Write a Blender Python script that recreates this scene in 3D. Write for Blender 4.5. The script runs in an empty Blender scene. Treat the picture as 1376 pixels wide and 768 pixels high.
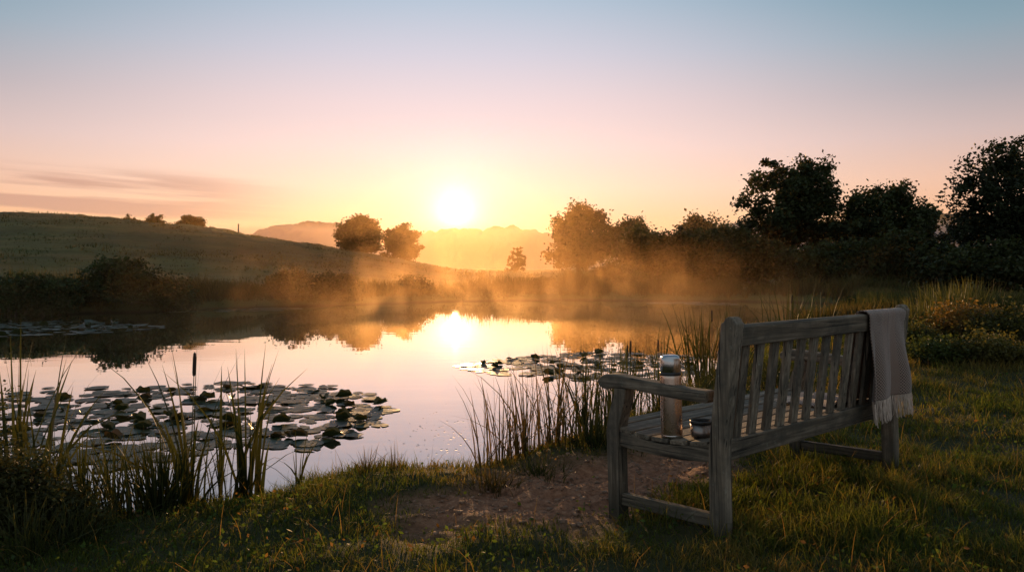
import bpy, bmesh, math, random
import numpy as np
from mathutils import Vector, Matrix
rng = np.random.default_rng(7)
random.seed(7)
PI = math.pi
scene = bpy.context.scene
C = scene.collection

# ------------------------------------------------------------------ camera
CAM_Z, FPX, PITCH = 1.41, 1053.0, math.radians(1.25)
cam_d = bpy.data.cameras.new('camera')
cam = bpy.data.objects.new('camera', cam_d)
C.objects.link(cam)
cam.location = (0, 0, CAM_Z)
cam.rotation_euler = (PI / 2 - PITCH, 0, 0)
cam_d.sensor_width = 36
cam_d.lens = 36 * FPX / 1376
cam_d.clip_start, cam_d.clip_end = 0.05, 4000
scene.camera = cam
SP, CP = math.sin(PITCH), math.cos(PITCH)


def ray(px, py):
    u, v = (px - 688) / FPX, (py - 384) / FPX
    return Vector((u, CP - v * SP, -SP - v * CP))


def on_z(px, py, z=0.0):
    d = ray(px, py)
    t = (z - CAM_Z) / d.z
    return Vector((0, 0, CAM_Z)) + d * t


def at_y(px, py, y):
    d = ray(px, py)
    t = y / d.y
    return Vector((0, 0, CAM_Z)) + d * t


# ------------------------------------------------------------------ node helpers
def new_mat(name):
    m = bpy.data.materials.new(name)
    m.use_nodes = True
    m.node_tree.nodes.clear()
    return m, m.node_tree


def nd(nt, typ, ins=None, **props):
    n = nt.nodes.new(typ)
    for k, v in props.items():
        setattr(n, k, v)
    for k, v in (ins or {}).items():
        if isinstance(v, bpy.types.NodeSocket):
            nt.links.new(v, n.inputs[k])
        else:
            n.inputs[k].default_value = v
    return n


def mth(nt, op, a, b=None, c=None, clamp=False):
    ins = {0: a}
    if b is not None:
        ins[1] = b
    if c is not None:
        ins[2] = c
    return nd(nt, 'ShaderNodeMath', ins, operation=op, use_clamp=clamp).outputs[0]


def ramp(nt, fac, stops, interp='LINEAR'):
    r = nd(nt, 'ShaderNodeValToRGB', {0: fac})
    r.color_ramp.interpolation = interp
    el = r.color_ramp.elements
    while len(el) < len(stops):
        el.new(0.5)
    for e, (p, c) in zip(el, stops):
        e.position = p
        e.color = (*c, 1) if len(c) == 3 else c
    return r.outputs[0]


def mixc(nt, fac, a, b, blend='MIX'):
    n = nd(nt, 'ShaderNodeMix', data_type='RGBA', blend_type=blend)
    for k, v in ((0, fac), (6, a), (7, b)):
        if isinstance(v, bpy.types.NodeSocket):
            nt.links.new(v, n.inputs[k])
        else:
            n.inputs[k].default_value = v if k == 0 else ((*v, 1) if len(v) == 3 else v)
    return n.outputs[2]


def mapr(nt, v, a, b, c=0.0, d=1.0, smooth=False):
    return nd(nt, 'ShaderNodeMapRange', {0: v, 1: a, 2: b, 3: c, 4: d}, interpolation_type='SMOOTHSTEP' if smooth else 'LINEAR').outputs[0]


def out(nt, surf=None, vol=None):
    o = nd(nt, 'ShaderNodeOutputMaterial')
    if surf is not None:
        nt.links.new(surf, o.inputs['Surface'])
    if vol is not None:
        nt.links.new(vol, o.inputs['Volume'])


def srgb(r, g, b):
    f = lambda c: c / 12.92 if c <= .04045 else ((c + .055) / 1.055) ** 2.4
    return (f(r / 255), f(g / 255), f(b / 255))


# ------------------------------------------------------------------ scene objects helpers
def tag(o, label=None, cat=None, group=None, kind=None):
    if label: o['label'] = label
    if cat: o['category'] = cat
    if group: o['group'] = group
    if kind: o['kind'] = kind
    return o


def thing(name, label, cat, loc=(0, 0, 0), rotz=0.0, group=None):
    o = bpy.data.objects.new(name, None)
    o.empty_display_size = 0.1
    C.objects.link(o)
    o.location = loc
    o.rotation_euler = (0, 0, rotz)
    return tag(o, label, cat, group)


def np_mesh(name, V, Q, mat, parent=None, col=None, smooth=False, uv=None):
    """Mesh object from numpy verts and quads."""
    me = bpy.data.meshes.new(name)
    V = np.ascontiguousarray(V, dtype=np.float32)
    Q = np.ascontiguousarray(Q, dtype=np.int32)
    n, k = Q.shape
    me.vertices.add(len(V))
    me.vertices.foreach_set('co', V.ravel())
    me.loops.add(n * k)
    me.loops.foreach_set('vertex_index', Q.ravel())
    me.polygons.add(n)
    me.polygons.foreach_set('loop_start', np.arange(0, n * k, k, dtype=np.int32))
    me.polygons.foreach_set('loop_total', np.full(n, k, dtype=np.int32))
    if smooth:
        me.polygons.foreach_set('use_smooth', np.ones(n, dtype=bool))
    if uv is not None:
        l = me.uv_layers.new(name='UVMap')
        l.data.foreach_set('uv', np.ascontiguousarray(uv[Q.ravel()], dtype=np.float32).ravel())
    if col is not None:
        a = me.color_attributes.new('Col', 'FLOAT_COLOR', 'POINT')
        c4 = np.ones((len(V), 4), dtype=np.float32)
        c4[:, :3] = col
        a.data.foreach_set('color', c4.ravel())
    me.update(calc_edges=True)
    me.validate()
    o = bpy.data.objects.new(name, me)
    C.objects.link(o)
    if mat: me.materials.append(mat)
    if parent: o.parent = parent
    return o


def bm_obj(name, bm, mat, parent=None, bevel=0.0, smooth=False, seg=2):
    me = bpy.data.meshes.new(name)
    bmesh.ops.recalc_face_normals(bm, faces=bm.faces)
    bm.to_mesh(me)
    bm.free()
    if smooth:
        for p in me.polygons: p.use_smooth = True
    o = bpy.data.objects.new(name, me)
    C.objects.link(o)
    if mat: me.materials.append(mat)
    if parent: o.parent = parent
    if bevel:
        b = o.modifiers.new('edge', 'BEVEL')
        b.width, b.segments, b.limit_method, b.angle_limit = bevel, seg, 'ANGLE', math.radians(40)
    return o


def copy_tree(o, parent=None):
    c = o.copy()
    C.objects.link(c)
    if parent: c.parent = parent
    for ch in list(o.children):
        copy_tree(ch, c)
    return c


# ------------------------------------------------------------------ noise / terrain
def vn(x, y, seed=0.0):
    xi, yi = np.floor(x), np.floor(y)
    fx, fy = x - xi, y - yi
    fx, fy = fx * fx * (3 - 2 * fx), fy * fy * (3 - 2 * fy)
    def h(i, j):
        s = np.sin(i * 127.1 + j * 311.7 + seed * 74.7) * 43758.5453
        return s - np.floor(s)
    return (h(xi, yi) * (1 - fx) + h(xi + 1, yi) * fx) * (1 - fy) + (h(xi, yi + 1) * (1 - fx) + h(xi + 1, yi + 1) * fx) * fy


def fbm(x, y, seed=0.0, octv=4):
    a, s, t = 1.0, 0.0, 0.0
    for i in range(octv):
        s = s + a * vn(x, y, seed + i * 3.3)
        t += a
        x, y, a = x * 2.03, y * 2.03, a * .5
    return s / t


def sstep(x, a, b):
    t = np.clip((x - a) / (b - a), 0, 1)
    return t * t * (3 - 2 * t)


POND_PX = [(1142, 410), (1138, 424), (1110, 442), (1050, 470), (1000, 492), (950, 520), (850, 575), (720, 618), (655, 640), (630, 655), (560, 657), (480, 662),
           (400, 673), (300, 692), (200, 706), (100, 704), (0, 700)]
POND = [tuple(on_z(*p)[:2]) for p in POND_PX]
POND += [(-6, 4.6), (-14, 6), (-22, 12), (-22, 19)]
POND += [tuple(on_z(*p)[:2]) for p in [(0, 424), (120, 421), (220, 418), (330, 414), (450, 410), (600, 405), (750, 403), (870, 404), (1000, 405), (1100, 407)]]
POND = np.array(POND)


def pond_sd(x, y):
    """Signed distance to the shoreline, positive on land."""
    x, y = np.asarray(x, float), np.asarray(y, float)
    wob = (fbm(x * .9, y * .9, 3) - .5) * .35 * sstep(y, 5.5, 12) + (fbm(x * 2.2, y * 2.2, 9) - .5) * .22
    d2 = np.full(x.shape, 1e9)
    inside = np.zeros(x.shape, bool)
    n = len(POND)
    for i in range(n):
        ax, ay = POND[i]
        bx, by = POND[(i + 1) % n]
        ex, ey = bx - ax, by - ay
        t = np.clip(((x - ax) * ex + (y - ay) * ey) / (ex * ex + ey * ey), 0, 1)
        d2 = np.minimum(d2, (x - ax - t * ex) ** 2 + (y - ay - t * ey) ** 2)
        c = ((ay > y) != (by > y))
        with np.errstate(divide='ignore', invalid='ignore'):
            inside ^= c & (x < (bx - ax) * (y - ay) / (by - ay + 1e-12) + ax)
    d = np.sqrt(d2)
    return np.where(inside, -d, d) + wob


CREST_X = [-300, -120, -70, -49, -38, -28, -18.4, -10.5, -4.8, 2, 20, 60, 200]
CREST_Z = [9.0, 8.5, 7.2, 6.5, 6.2, 5.2, 3.9, 2.4, 1.3, .9, .9, 1.2, 2.0]


def dirt_mask(x, y):
    """Worn bare soil in front of the bench down to the water."""
    cx, cy = x - .40, y - 4.35
    ca, sa = math.cos(.75), math.sin(.75)
    a, b = cx * ca + cy * sa, -cx * sa + cy * ca
    r = np.sqrt((a / 1.25) ** 2 + (b / .55) ** 2)
    r2 = np.sqrt(((x - .02) / .42) ** 2 + ((y - 3.75) / .36) ** 2)
    m = np.maximum(1.25 - r, (1.1 - r2) * .9)
    return np.clip(m * 1.5 + (fbm(x * 3.1, y * 3.1, 21) - .5) * 1.5, 0, 1)


def ground_h(x, y, sd=None):
    x, y = np.asarray(x, float), np.asarray(y, float)
    if sd is None: sd = pond_sd(x, y)
    near = .28 - .034 * np.clip((y - 3.9) * .9, -.3, 1.3) * sstep(x, -1, .6) - .10 * sstep(-x, .3, 2.2)
    near = near + .22 * sstep(x, 3.0, 9) * sstep(y, 4, 14)
    crest = np.interp(x * 75 / np.maximum(y, 60), CREST_X, CREST_Z)
    far = .45 + (crest - .45) * sstep(y, 26 + 8 * sstep(x, -12, 0), 76) - .012 * np.clip(y - 78, 0, 400) * sstep(-x, -10, 30)
    B = near + (far - near) * sstep(y, 14, 26)
    B = B + .05 * np.exp(-((x - 7.6) / 2.2) ** 2 - ((y - 13.5) / 3.0) ** 2)
    lump = (fbm(x * .5, y * .5, 31) - .5) * .10 + (fbm(x * 2.6, y * 2.6, 5) - .5) * .075 + (fbm(x * 9, y * 9, 15) - .5) * .03 * (1 + 2.2 * dirt_mask(x, y) * (y < 7))
    lump = lump * (1 + 2.5 * sstep(y, 25, 60)) + (fbm(x * .07, y * .07, 41) - .5) * 1.2 * sstep(y, 30, 70)
    dm = dirt_mask(x, y) * (y < 7)
    out_h = np.maximum((B + lump - .05 * dm), .03) * (1 - np.exp(-np.maximum(sd, 0) / .16))
    in_h = -.55 * (1 - np.exp(-np.maximum(-sd, 0) / .5))
    return np.where(sd > 0, out_h, in_h)


def gz(x, y):
    return float(ground_h(np.array([x]), np.array([y]))[0])


# ------------------------------------------------------------------ sun and sky
SUN_AZ, SUN_EL = math.atan((612 - 688) / FPX), math.atan((361 - 284) / FPX)
S = Vector((math.sin(SUN_AZ) * math.cos(SUN_EL), math.cos(SUN_AZ) * math.cos(SUN_EL), math.sin(SUN_EL)))
sd_ = bpy.data.lights.new('sun', 'SUN')
sd_.energy, sd_.angle, sd_.color = 5.0, math.radians(.5), (1.0, .54, .22)
sun = bpy.data.objects.new('sun', sd_)
C.objects.link(sun)
sun.rotation_euler = S.to_track_quat('Z', 'Y').to_euler()
sun.location = S * 50

w = bpy.data.worlds.new('World')
scene.world = w
w.use_nodes = True
nt = w.node_tree
nt.nodes.clear()
tc = nd(nt, 'ShaderNodeTexCoord')
D = nd(nt, 'ShaderNodeVectorMath', {0: tc.outputs['Generated']}, operation='NORMALIZE').outputs[0]
sep = nd(nt, 'ShaderNodeSeparateXYZ', {0: D})
dz = sep.outputs['Z']
cosa = nd(nt, 'ShaderNodeVectorMath', {0: D, 1: tuple(S)}, operation='DOT_PRODUCT').outputs['Value']
ang = mth(nt, 'DEGREES', mth(nt, 'ARCCOSINE', mth(nt, 'MINIMUM', cosa, 0.999999)))
up = mth(nt, 'MAXIMUM', dz, 0.0)
grad = ramp(nt, up, [
    (0.0, srgb(253, 176, 110)), (.05, srgb(253, 194, 142)), (.10, srgb(252, 212, 188)), (.15, srgb(249, 214, 206)),
    (.20, srgb(238, 210, 210)), (.26, srgb(212, 204, 216)), (.33, srgb(180, 196, 214)), (.6, srgb(118, 146, 172)), (1.0, srgb(92, 120, 152))])
side = ramp(nt, up, [
    (0.0, srgb(246, 168, 116)), (.05, srgb(247, 181, 138)), (.10, srgb(240, 190, 166)), (.15, srgb(214, 186, 182)),
    (.20, srgb(180, 172, 178)), (.26, srgb(144, 166, 180)), (.33, srgb(106, 150, 170)), (.6, srgb(86, 122, 146)), (1.0, srgb(80, 108, 140))])
grad = mixc(nt, mapr(nt, ang, 9, 38, 0, 1, smooth=True), grad, side)
# less light the farther from the sun
dim = nd(nt, 'ShaderNodeFloatCurve', {1: mth(nt, 'DIVIDE', ang, 180.0)})
cu = dim.mapping.curves[0]
for i, (a, b) in enumerate([(0, 1.0), (.14, 1.0), (.24, .9), (.5, .75), (1, .7)]):
    if i < 2:
        cu.points[i].location = (a, b)
    else:
        cu.points.new(a, b)
dim.mapping.update()
grad = mixc(nt, 1.0, grad, nd(nt, 'ShaderNodeCombineColor', {0: dim.outputs[0], 1: dim.outputs[0], 2: dim.outputs[0]}).outputs[0], 'MULTIPLY')
grad = mixc(nt, mapr(nt, ang, 45, 115, 0, .85, smooth=True), grad, (.37, .43, .47))
# thin stratus streaks low in the sky left of the sun
az = mth(nt, 'DEGREES', mth(nt, 'ARCTAN2', sep.outputs['X'], sep.outputs['Y']))
elv = mth(nt, 'DEGREES', mth(nt, 'ARCSINE', dz))
cv = nd(nt, 'ShaderNodeCombineXYZ', {0: mth(nt, 'MULTIPLY', az, .055), 1: mth(nt, 'ADD', mth(nt, 'MULTIPLY', elv, .95), mth(nt, 'MULTIPLY', az, .035)), 2: 3.7}).outputs[0]
cn = nd(nt, 'ShaderNodeTexNoise', {'Vector': cv, 'Scale': 1.0, 'Detail': 5.0, 'Roughness': .55}).outputs[0]
cm = mth(nt, 'MULTIPLY', mapr(nt, cn, .36, .56, smooth=True), mapr(nt, az, -13, -25, smooth=True))
cm = mth(nt, 'MULTIPLY', cm, mapr(nt, elv, 6.9, 5.6, smooth=True))
cm = mth(nt, 'MULTIPLY', cm, mapr(nt, elv, 2.6, 3.8, smooth=True))
grad = mixc(nt, mth(nt, 'MULTIPLY', cm, .8), grad, srgb(198, 146, 132))


def scale_col(c, f):
    return nd(nt, 'ShaderNodeVectorMath', {0: c, 'Scale': f}, operation='SCALE').outputs[0]


def addv(a, b):
    return nd(nt, 'ShaderNodeVectorMath', {0: a, 1: b}, operation='ADD').outputs[0]


def expf(scale, power=1.0):
    x = mth(nt, 'DIVIDE', ang, scale)
    if power != 1.0: x = mth(nt, 'POWER', x, power)
    return mth(nt, 'EXPONENT', mth(nt, 'MULTIPLY', x, -1.0))


g = addv(grad, scale_col((1.0, .95, .86), expf(1.2, 1.4)))
g = addv(g, scale_col((.17, .19, .25), expf(3.4)))
g = addv(g, scale_col((.04, .045, .06), expf(9.0)))
bg2 = nd(nt, 'ShaderNodeBackground', {0: g, 1: .97})
sky = nd(nt, 'ShaderNodeTexSky')
sky.sky_type = 'NISHITA'
sky.sun_disc = False
sky.sun_elevation = SUN_EL
sky.sun_rotation = SUN_AZ
sky.dust_density, sky.air_density = .3, 1.0
bg1 = nd(nt, 'ShaderNodeBackground', {0: sky.outputs[0], 1: .012})
ad = nd(nt, 'ShaderNodeAddShader', {0: bg1.outputs[0], 1: bg2.outputs[0]})
wo = nd(nt, 'ShaderNodeOutputWorld', {0: ad.outputs[0]})
w.cycles.sampling_method = 'MANUAL'
w.cycles.sample_map_resolution = 1024

scene.view_settings.view_transform = 'Standard'
scene.view_settings.look = 'None'
scene.view_settings.exposure = 0
scene.cycles.use_denoising = True
scene.cycles.max_bounces = 8
scene.cycles.diffuse_bounces = 2
scene.cycles.glossy_bounces = 3
scene.cycles.transmission_bounces = 3
scene.cycles.transparent_max_bounces = 16
scene.cycles.volume_bounces = 1
scene.cycles.use_adaptive_sampling = True
scene.cycles.adaptive_threshold = .015
scene.cycles.sample_clamp_indirect = 6
scene.cycles.volume_step_rate = 1.0
scene.cycles.volume_max_steps = 128


# ------------------------------------------------------------------ materials
def leaf_mat(name, tint=(1, 1, 1), trans=.35, rough=.6, tcm=(1.5, 1.3, .55, 1)):
    """Foliage coloured by the mesh's own leaf colours, letting low sun through."""
    m, nt = new_mat(name)
    a = nd(nt, 'ShaderNodeAttribute', attribute_name='Col')
    c = mixc(nt, 1.0, a.outputs['Color'], tint, 'MULTIPLY')
    p = nd(nt, 'ShaderNodeBsdfPrincipled', {'Base Color': c, 'Roughness': rough})
    p.inputs['Specular IOR Level'].default_value = .18
    tcol = mixc(nt, 1.0, c, tcm, 'MULTIPLY')
    t = nd(nt, 'ShaderNodeBsdfTranslucent', {'Color': tcol})
    mx = nd(nt, 'ShaderNodeMixShader', {0: trans, 1: p.outputs[0], 2: t.outputs[0]})
    out(nt, mx.outputs[0])
    return m


M_GRASS = leaf_mat('grass_blades', trans=.55, tcm=(2.1, 1.7, .6, 1))
M_REED = leaf_mat('reed_blades', trans=.4)
M_LEAF = leaf_mat('tree_leaves', trans=.25)


def mat_bark():
    m, nt = new_mat('bark')
    tc = nd(nt, 'ShaderNodeTexCoord')
    mp = nd(nt, 'ShaderNodeMapping', {0: tc.outputs['Object'], 3: (6, 6, 1.2)})
    n = nd(nt, 'ShaderNodeTexNoise', {'Vector': mp.outputs[0], 'Scale': 2.0, 'Detail': 6.0})
    c = ramp(nt, n.outputs[0], [(.3, (.018, .014, .010)), (.7, (.07, .055, .04))])
    b = nd(nt, 'ShaderNodeBump', {'Height': n.outputs[0], 'Strength': .6})
    p = nd(nt, 'ShaderNodeBsdfPrincipled', {'Base Color': c, 'Roughness': .9, 'Normal': b.outputs[0]})
    out(nt, p.outputs[0])
    return m


M_BARK = mat_bark()


def mat_ground():
    m, nt = new_mat('ground_soil_and_turf')
    geo = nd(nt, 'ShaderNodeNewGeometry')
    a = nd(nt, 'ShaderNodeAttribute', attribute_name='Col')
    dm = nd(nt, 'ShaderNodeSeparateColor', {0: a.outputs['Color']}).outputs[0]
    n1 = nd(nt, 'ShaderNodeTexNoise', {'Vector': geo.outputs['Position'], 'Scale': 1.3, 'Detail': 8.0, 'Roughness': .62}).outputs[0]
    n2 = nd(nt, 'ShaderNodeTexNoise', {'Vector': geo.outputs['Position'], 'Scale': 24.0, 'Detail': 8.0, 'Roughness': .7}).outputs[0]
    n3 = nd(nt, 'ShaderNodeTexNoise', {'Vector': geo.outputs['Position'], 'Scale': .12, 'Detail': 7.0, 'Roughness': .6}).outputs[0]
    mp = nd(nt, 'ShaderNodeMapping', {0: geo.outputs['Position'], 3: (.05, .55, .4)})
    n4 = nd(nt, 'ShaderNodeTexNoise', {'Vector': mp.outputs[0], 'Scale': 1.0, 'Detail': 6.0, 'Roughness': .6}).outputs[0]
    turf = ramp(nt, n1, [(.3, (.020, .027, .009)), (.52, (.042, .046, .016)), (.72, (.075, .060, .024))])
    field = ramp(nt, n4, [(.32, (.036, .056, .017)), (.5, (.068, .084, .026)), (.68, (.12, .108, .038))])
    sp = nd(nt, 'ShaderNodeSeparateXYZ', {0: geo.outputs['Position']})
    turf = mixc(nt, mapr(nt, sp.outputs['Y'], 14, 34), turf, field)
    turf = mixc(nt, mth(nt, 'MULTIPLY', mapr(nt, n3, .4, .65), .5), turf, (.035, .026, .012))
    soil = ramp(nt, n2, [(.25, (.07, .028, .015)), (.5, (.29, .130, .070)), (.75, (.50, .27, .16))])
    c = mixc(nt, dm, turf, soil)
    # wet dark mud at the waterline
    c = mixc(nt, mapr(nt, sp.outputs['Z'], .10, .02), c, (.016, .012, .008))
    h = mth(nt, 'ADD', mth(nt, 'MULTIPLY', n2, .5), mth(nt, 'MULTIPLY', n1, .5))
    b = nd(nt, 'ShaderNodeBump', {'Height': h, 'Strength': 1.0, 'Distance': .06})
    p = nd(nt, 'ShaderNodeBsdfPrincipled', {'Base Color': c, 'Roughness': .92, 'Normal': b.outputs[0]})
    p.inputs['Specular IOR Level'].default_value = .2
    out(nt, p.outputs[0])
    return m


def mat_water():
    m, nt = new_mat('still_water')
    geo = nd(nt, 'ShaderNodeNewGeometry')
    mp = nd(nt, 'ShaderNodeMapping', {0: geo.outputs['Position'], 3: (.7, 1.6, 1)})
    n = nd(nt, 'ShaderNodeTexNoise', {'Vector': mp.outputs[0], 'Scale': 1.4, 'Detail': 2.0})
    b = nd(nt, 'ShaderNodeBump', {'Height': n.outputs[0], 'Strength': .06, 'Distance': .02})
    lw = nd(nt, 'ShaderNodeFresnel', {'IOR': 1.75, 'Normal': b.outputs[0]})
    f = mapr(nt, lw.outputs[0], 0.0, .62, .12, .97)
    gl = nd(nt, 'ShaderNodeBsdfGlossy', {'Color': (.97, .97, .97, 1), 'Roughness': .012, 'Normal': b.outputs[0]})
    df = nd(nt, 'ShaderNodeBsdfDiffuse', {'Color': (.018, .020, .014, 1)})
    mx = nd(nt, 'ShaderNodeMixShader', {0: f, 1: df.outputs[0], 2: gl.outputs[0]})
    out(nt, mx.outputs[0])
    return m


def mat_wood(axis):
    m, nt = new_mat('weathered_teak_grain_' + 'xyz'[axis])
    tc = nd(nt, 'ShaderNodeTexCoord')
    oi = nd(nt, 'ShaderNodeObjectInfo')
    off = mth(nt, 'MULTIPLY', oi.outputs['Random'], 37.0)
    v = nd(nt, 'ShaderNodeVectorMath', {0: tc.outputs['Object'], 1: nd(nt, 'ShaderNodeCombineXYZ', {0: off, 1: off, 2: off}).outputs[0]}, operation='ADD')
    sc = [55.0, 55.0, 55.0]
    sc[axis] = 2.6
    mp = nd(nt, 'ShaderNodeMapping', {0: v.outputs[0], 3: tuple(sc)})
    n = nd(nt, 'ShaderNodeTexNoise', {'Vector': mp.outputs[0], 'Scale': 1.0, 'Detail': 7.0, 'Roughness': .66, 'Distortion': .35}).outputs[0]
    sc2 = [130.0, 130.0, 130.0]
    sc2[axis] = 2.0
    mp2 = nd(nt, 'ShaderNodeMapping', {0: v.outputs[0], 3: tuple(sc2)})
    crack = nd(nt, 'ShaderNodeTexNoise', {'Vector': mp2.outputs[0], 'Scale': 1.0, 'Detail': 3.0}).outputs[0]
    blot = nd(nt, 'ShaderNodeTexNoise', {'Vector': v.outputs[0], 'Scale': 9.0, 'Detail': 6.0, 'Roughness': .65}).outputs[0]
    lich = nd(nt, 'ShaderNodeTexNoise', {'Vector': v.outputs[0], 'Scale': 26.0, 'Detail': 7.0, 'Roughness': .75}).outputs[0]
    c = ramp(nt, n, [(.28, (.046, .038, .029)), (.48, (.145, .113, .080)), (.7, (.30, .245, .185))])
    c = mixc(nt, mapr(nt, blot, .42, .68), c, (.075, .066, .052))
    c = mixc(nt, mth(nt, 'MULTIPLY', mapr(nt, lich, .60, .70), .6), c, (.25, .26, .21))
    c = mixc(nt, mapr(nt, crack, .40, .33), c, (.012, .010, .008))
    sz = nd(nt, 'ShaderNodeSeparateXYZ', {0: tc.outputs['Object']})
    damp = mth(nt, 'ADD', sz.outputs['Z'], mth(nt, 'MULTIPLY', blot, .16))
    c = mixc(nt, mapr(nt, damp, .24, .10, 0, .7), c, (.020, .021, .013))
    v1 = mapr(nt, oi.outputs['Random'], 0, 1, .72, 1.2)
    c = mixc(nt, 1.0, c, nd(nt, 'ShaderNodeCombineColor', {0: v1, 1: v1, 2: v1}).outputs[0], 'MULTIPLY')
    h = mth(nt, 'ADD', mth(nt, 'MULTIPLY', n, .6), mth(nt, 'MULTIPLY', mapr(nt, crack, .33, .42), .7))
    b = nd(nt, 'ShaderNodeBump', {'Height': h, 'Strength': .7, 'Distance': .004})
    p = nd(nt, 'ShaderNodeBsdfPrincipled', {'Base Color': c, 'Roughness': .8, 'Normal': b.outputs[0]})
    p.inputs['Specular IOR Level'].default_value = .3
    out(nt, p.outputs[0])
    return m


M_WOOD = [mat_wood(i) for i in range(3)]


def mat_simple(name, col, rough=.5, metal=0.0, noise=0.0, spec=.5):
    m, nt = new_mat(name)
    tc = nd(nt, 'ShaderNodeTexCoord')
    n = nd(nt, 'ShaderNodeTexNoise', {'Vector': tc.outputs['Object'], 'Scale': 30.0, 'Detail': 5.0}).outputs[0]
    c = mixc(nt, mapr(nt, n, .3, .7), tuple(x * (1 - noise) for x in col), tuple(min(1, x * (1 + noise)) for x in col))
    r = mapr(nt, n, .3, .7, rough * .85, min(1, rough * 1.2))
    p = nd(nt, 'ShaderNodeBsdfPrincipled', {'Base Color': c, 'Roughness': r, 'Metallic': metal})
    p.inputs['Specular IOR Level'].default_value = spec
    out(nt, p.outputs[0])
    return m


# ------------------------------------------------------------------ ground
ys = np.concatenate([np.linspace(-6, 2, 14), np.linspace(2.05, 8, 130), 8 + (np.geomspace(1, 33, 150) - 1) + .05, 40.2 + np.geomspace(.4, 1300, 110)])
ts = np.linspace(-1, 1, 460)
ss = np.sign(ts) * np.abs(ts) ** 1.35 * 2.0
Y = np.repeat(ys, len(ss)).reshape(len(ys), -1)
X = (np.maximum(ys, 0)[:, None] * 1.0 + 4.0) * ss[None, :]
SDG = pond_sd(X, Y)
Z = ground_h(X, Y, SDG)
V = np.stack([X, Y, Z], -1).reshape(-1, 3)
nr, nc = len(ys), len(ss)
idx = np.arange(nr * nc).reshape(nr, nc)
Q = np.stack([idx[:-1, :-1], idx[:-1, 1:], idx[1:, 1:], idx[1:, :-1]], -1).reshape(-1, 4)
dm = (dirt_mask(X, Y) * (Y < 7)).reshape(-1)
ground = np_mesh('ground', V, Q, mat_ground(), col=np.stack([dm, dm, dm], -1), smooth=True)
ground['kind'] = 'structure'

wv = np.array([(-60, 2, 0), (40, 2, 0), (40, 45, 0), (-60, 45, 0)], float)
water = np_mesh('water', wv, np.array([[0, 1, 2, 3]]), mat_water())
water['kind'] = 'structure'


# ------------------------------------------------------------------ distant wooded hills
def mat_hill():
    m, nt = new_mat('wooded_hill')
    geo = nd(nt, 'ShaderNodeNewGeometry')
    n = nd(nt, 'ShaderNodeTexNoise', {'Vector': geo.outputs['Position'], 'Scale': .16, 'Detail': 7.0, 'Roughness': .7}).outputs[0]
    c = ramp(nt, n, [(.3, (.018, .022, .012)), (.7, (.05, .052, .025))])
    b = nd(nt, 'ShaderNodeBump', {'Height': n, 'Strength': 1.0, 'Distance': 3.0})
    p = nd(nt, 'ShaderNodeBsdfPrincipled', {'Base Color': c, 'Roughness': .95, 'Normal': b.outputs[0]})
    out(nt, p.outputs[0])
    return m


M_HILL = mat_hill()


def far_hill(name, prof, y0, depth, seed):
    """A rounded, tree-covered ridge; prof lists (px, py) of its skyline as seen across the pond."""
    pts = [at_y(px, py, y0) for px, py in prof]
    xs = np.array([p.x for p in pts]); zs = np.array([p.z for p in pts])
    gx = np.linspace(xs[0] - 30, xs[-1] + 30, 420)
    gy = np.linspace(-1, 1, 40)
    GX, GY = np.meshgrid(gx, gy)
    crest = np.interp(GX, xs, zs, left=-4, right=-4)
    crest = crest * sstep(GX, gx[0], gx[0] + 50) * (1 - sstep(GX, gx[-1] - 50, gx[-1]))
    prof_ = np.cos(GY * PI / 2) ** .8
    yy = y0 + GY * depth
    bump = (np.abs(vn(GX * .13, yy * .13, seed) - .5) * 2) * 2.6 + fbm(GX * .33, yy * .33, seed + 2) * 2.6 - 2.2
    zz = crest * prof_ + bump * np.clip(prof_ * 1.5, 0, 1) * np.clip(crest / 8, 0, 1) - .5
    V = np.stack([GX, yy, zz], -1).reshape(-1, 3)
    i = np.arange(V.shape[0]).reshape(GX.shape)
    Q = np.stack([i[:-1, :-1], i[:-1, 1:], i[1:, 1:], i[1:, :-1]], -1).reshape(-1, 4)
    o = np_mesh(name, V, Q, M_HILL, smooth=True)
    o['kind'] = 'structure'


far_hill('wooded_hill', [(330, 330), (350, 310), (375, 305), (410, 300), (445, 299), (475, 306), (500, 318), (530, 335)], 420, 70, 3.0)
far_hill('wooded_hill', [(520, 335), (555, 315), (590, 310), (620, 307), (650, 309), (665, 306), (690, 305), (720, 311), (745, 317), (800, 325), (860, 335)], 520, 80, 8.0)
far_hill('wooded_hill', [(652, 332), (662, 315), (673, 308), (688, 305), (704, 309), (722, 311), (740, 318), (758, 333)], 385, 26, 17.0)
far_hill('wooded_hill', [(860, 335), (905, 318), (935, 300), (965, 302), (1100, 304), (1230, 296), (1262, 288), (1300, 290), (1376, 300), (1500, 310)], 360, 70, 12.0)


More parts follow.
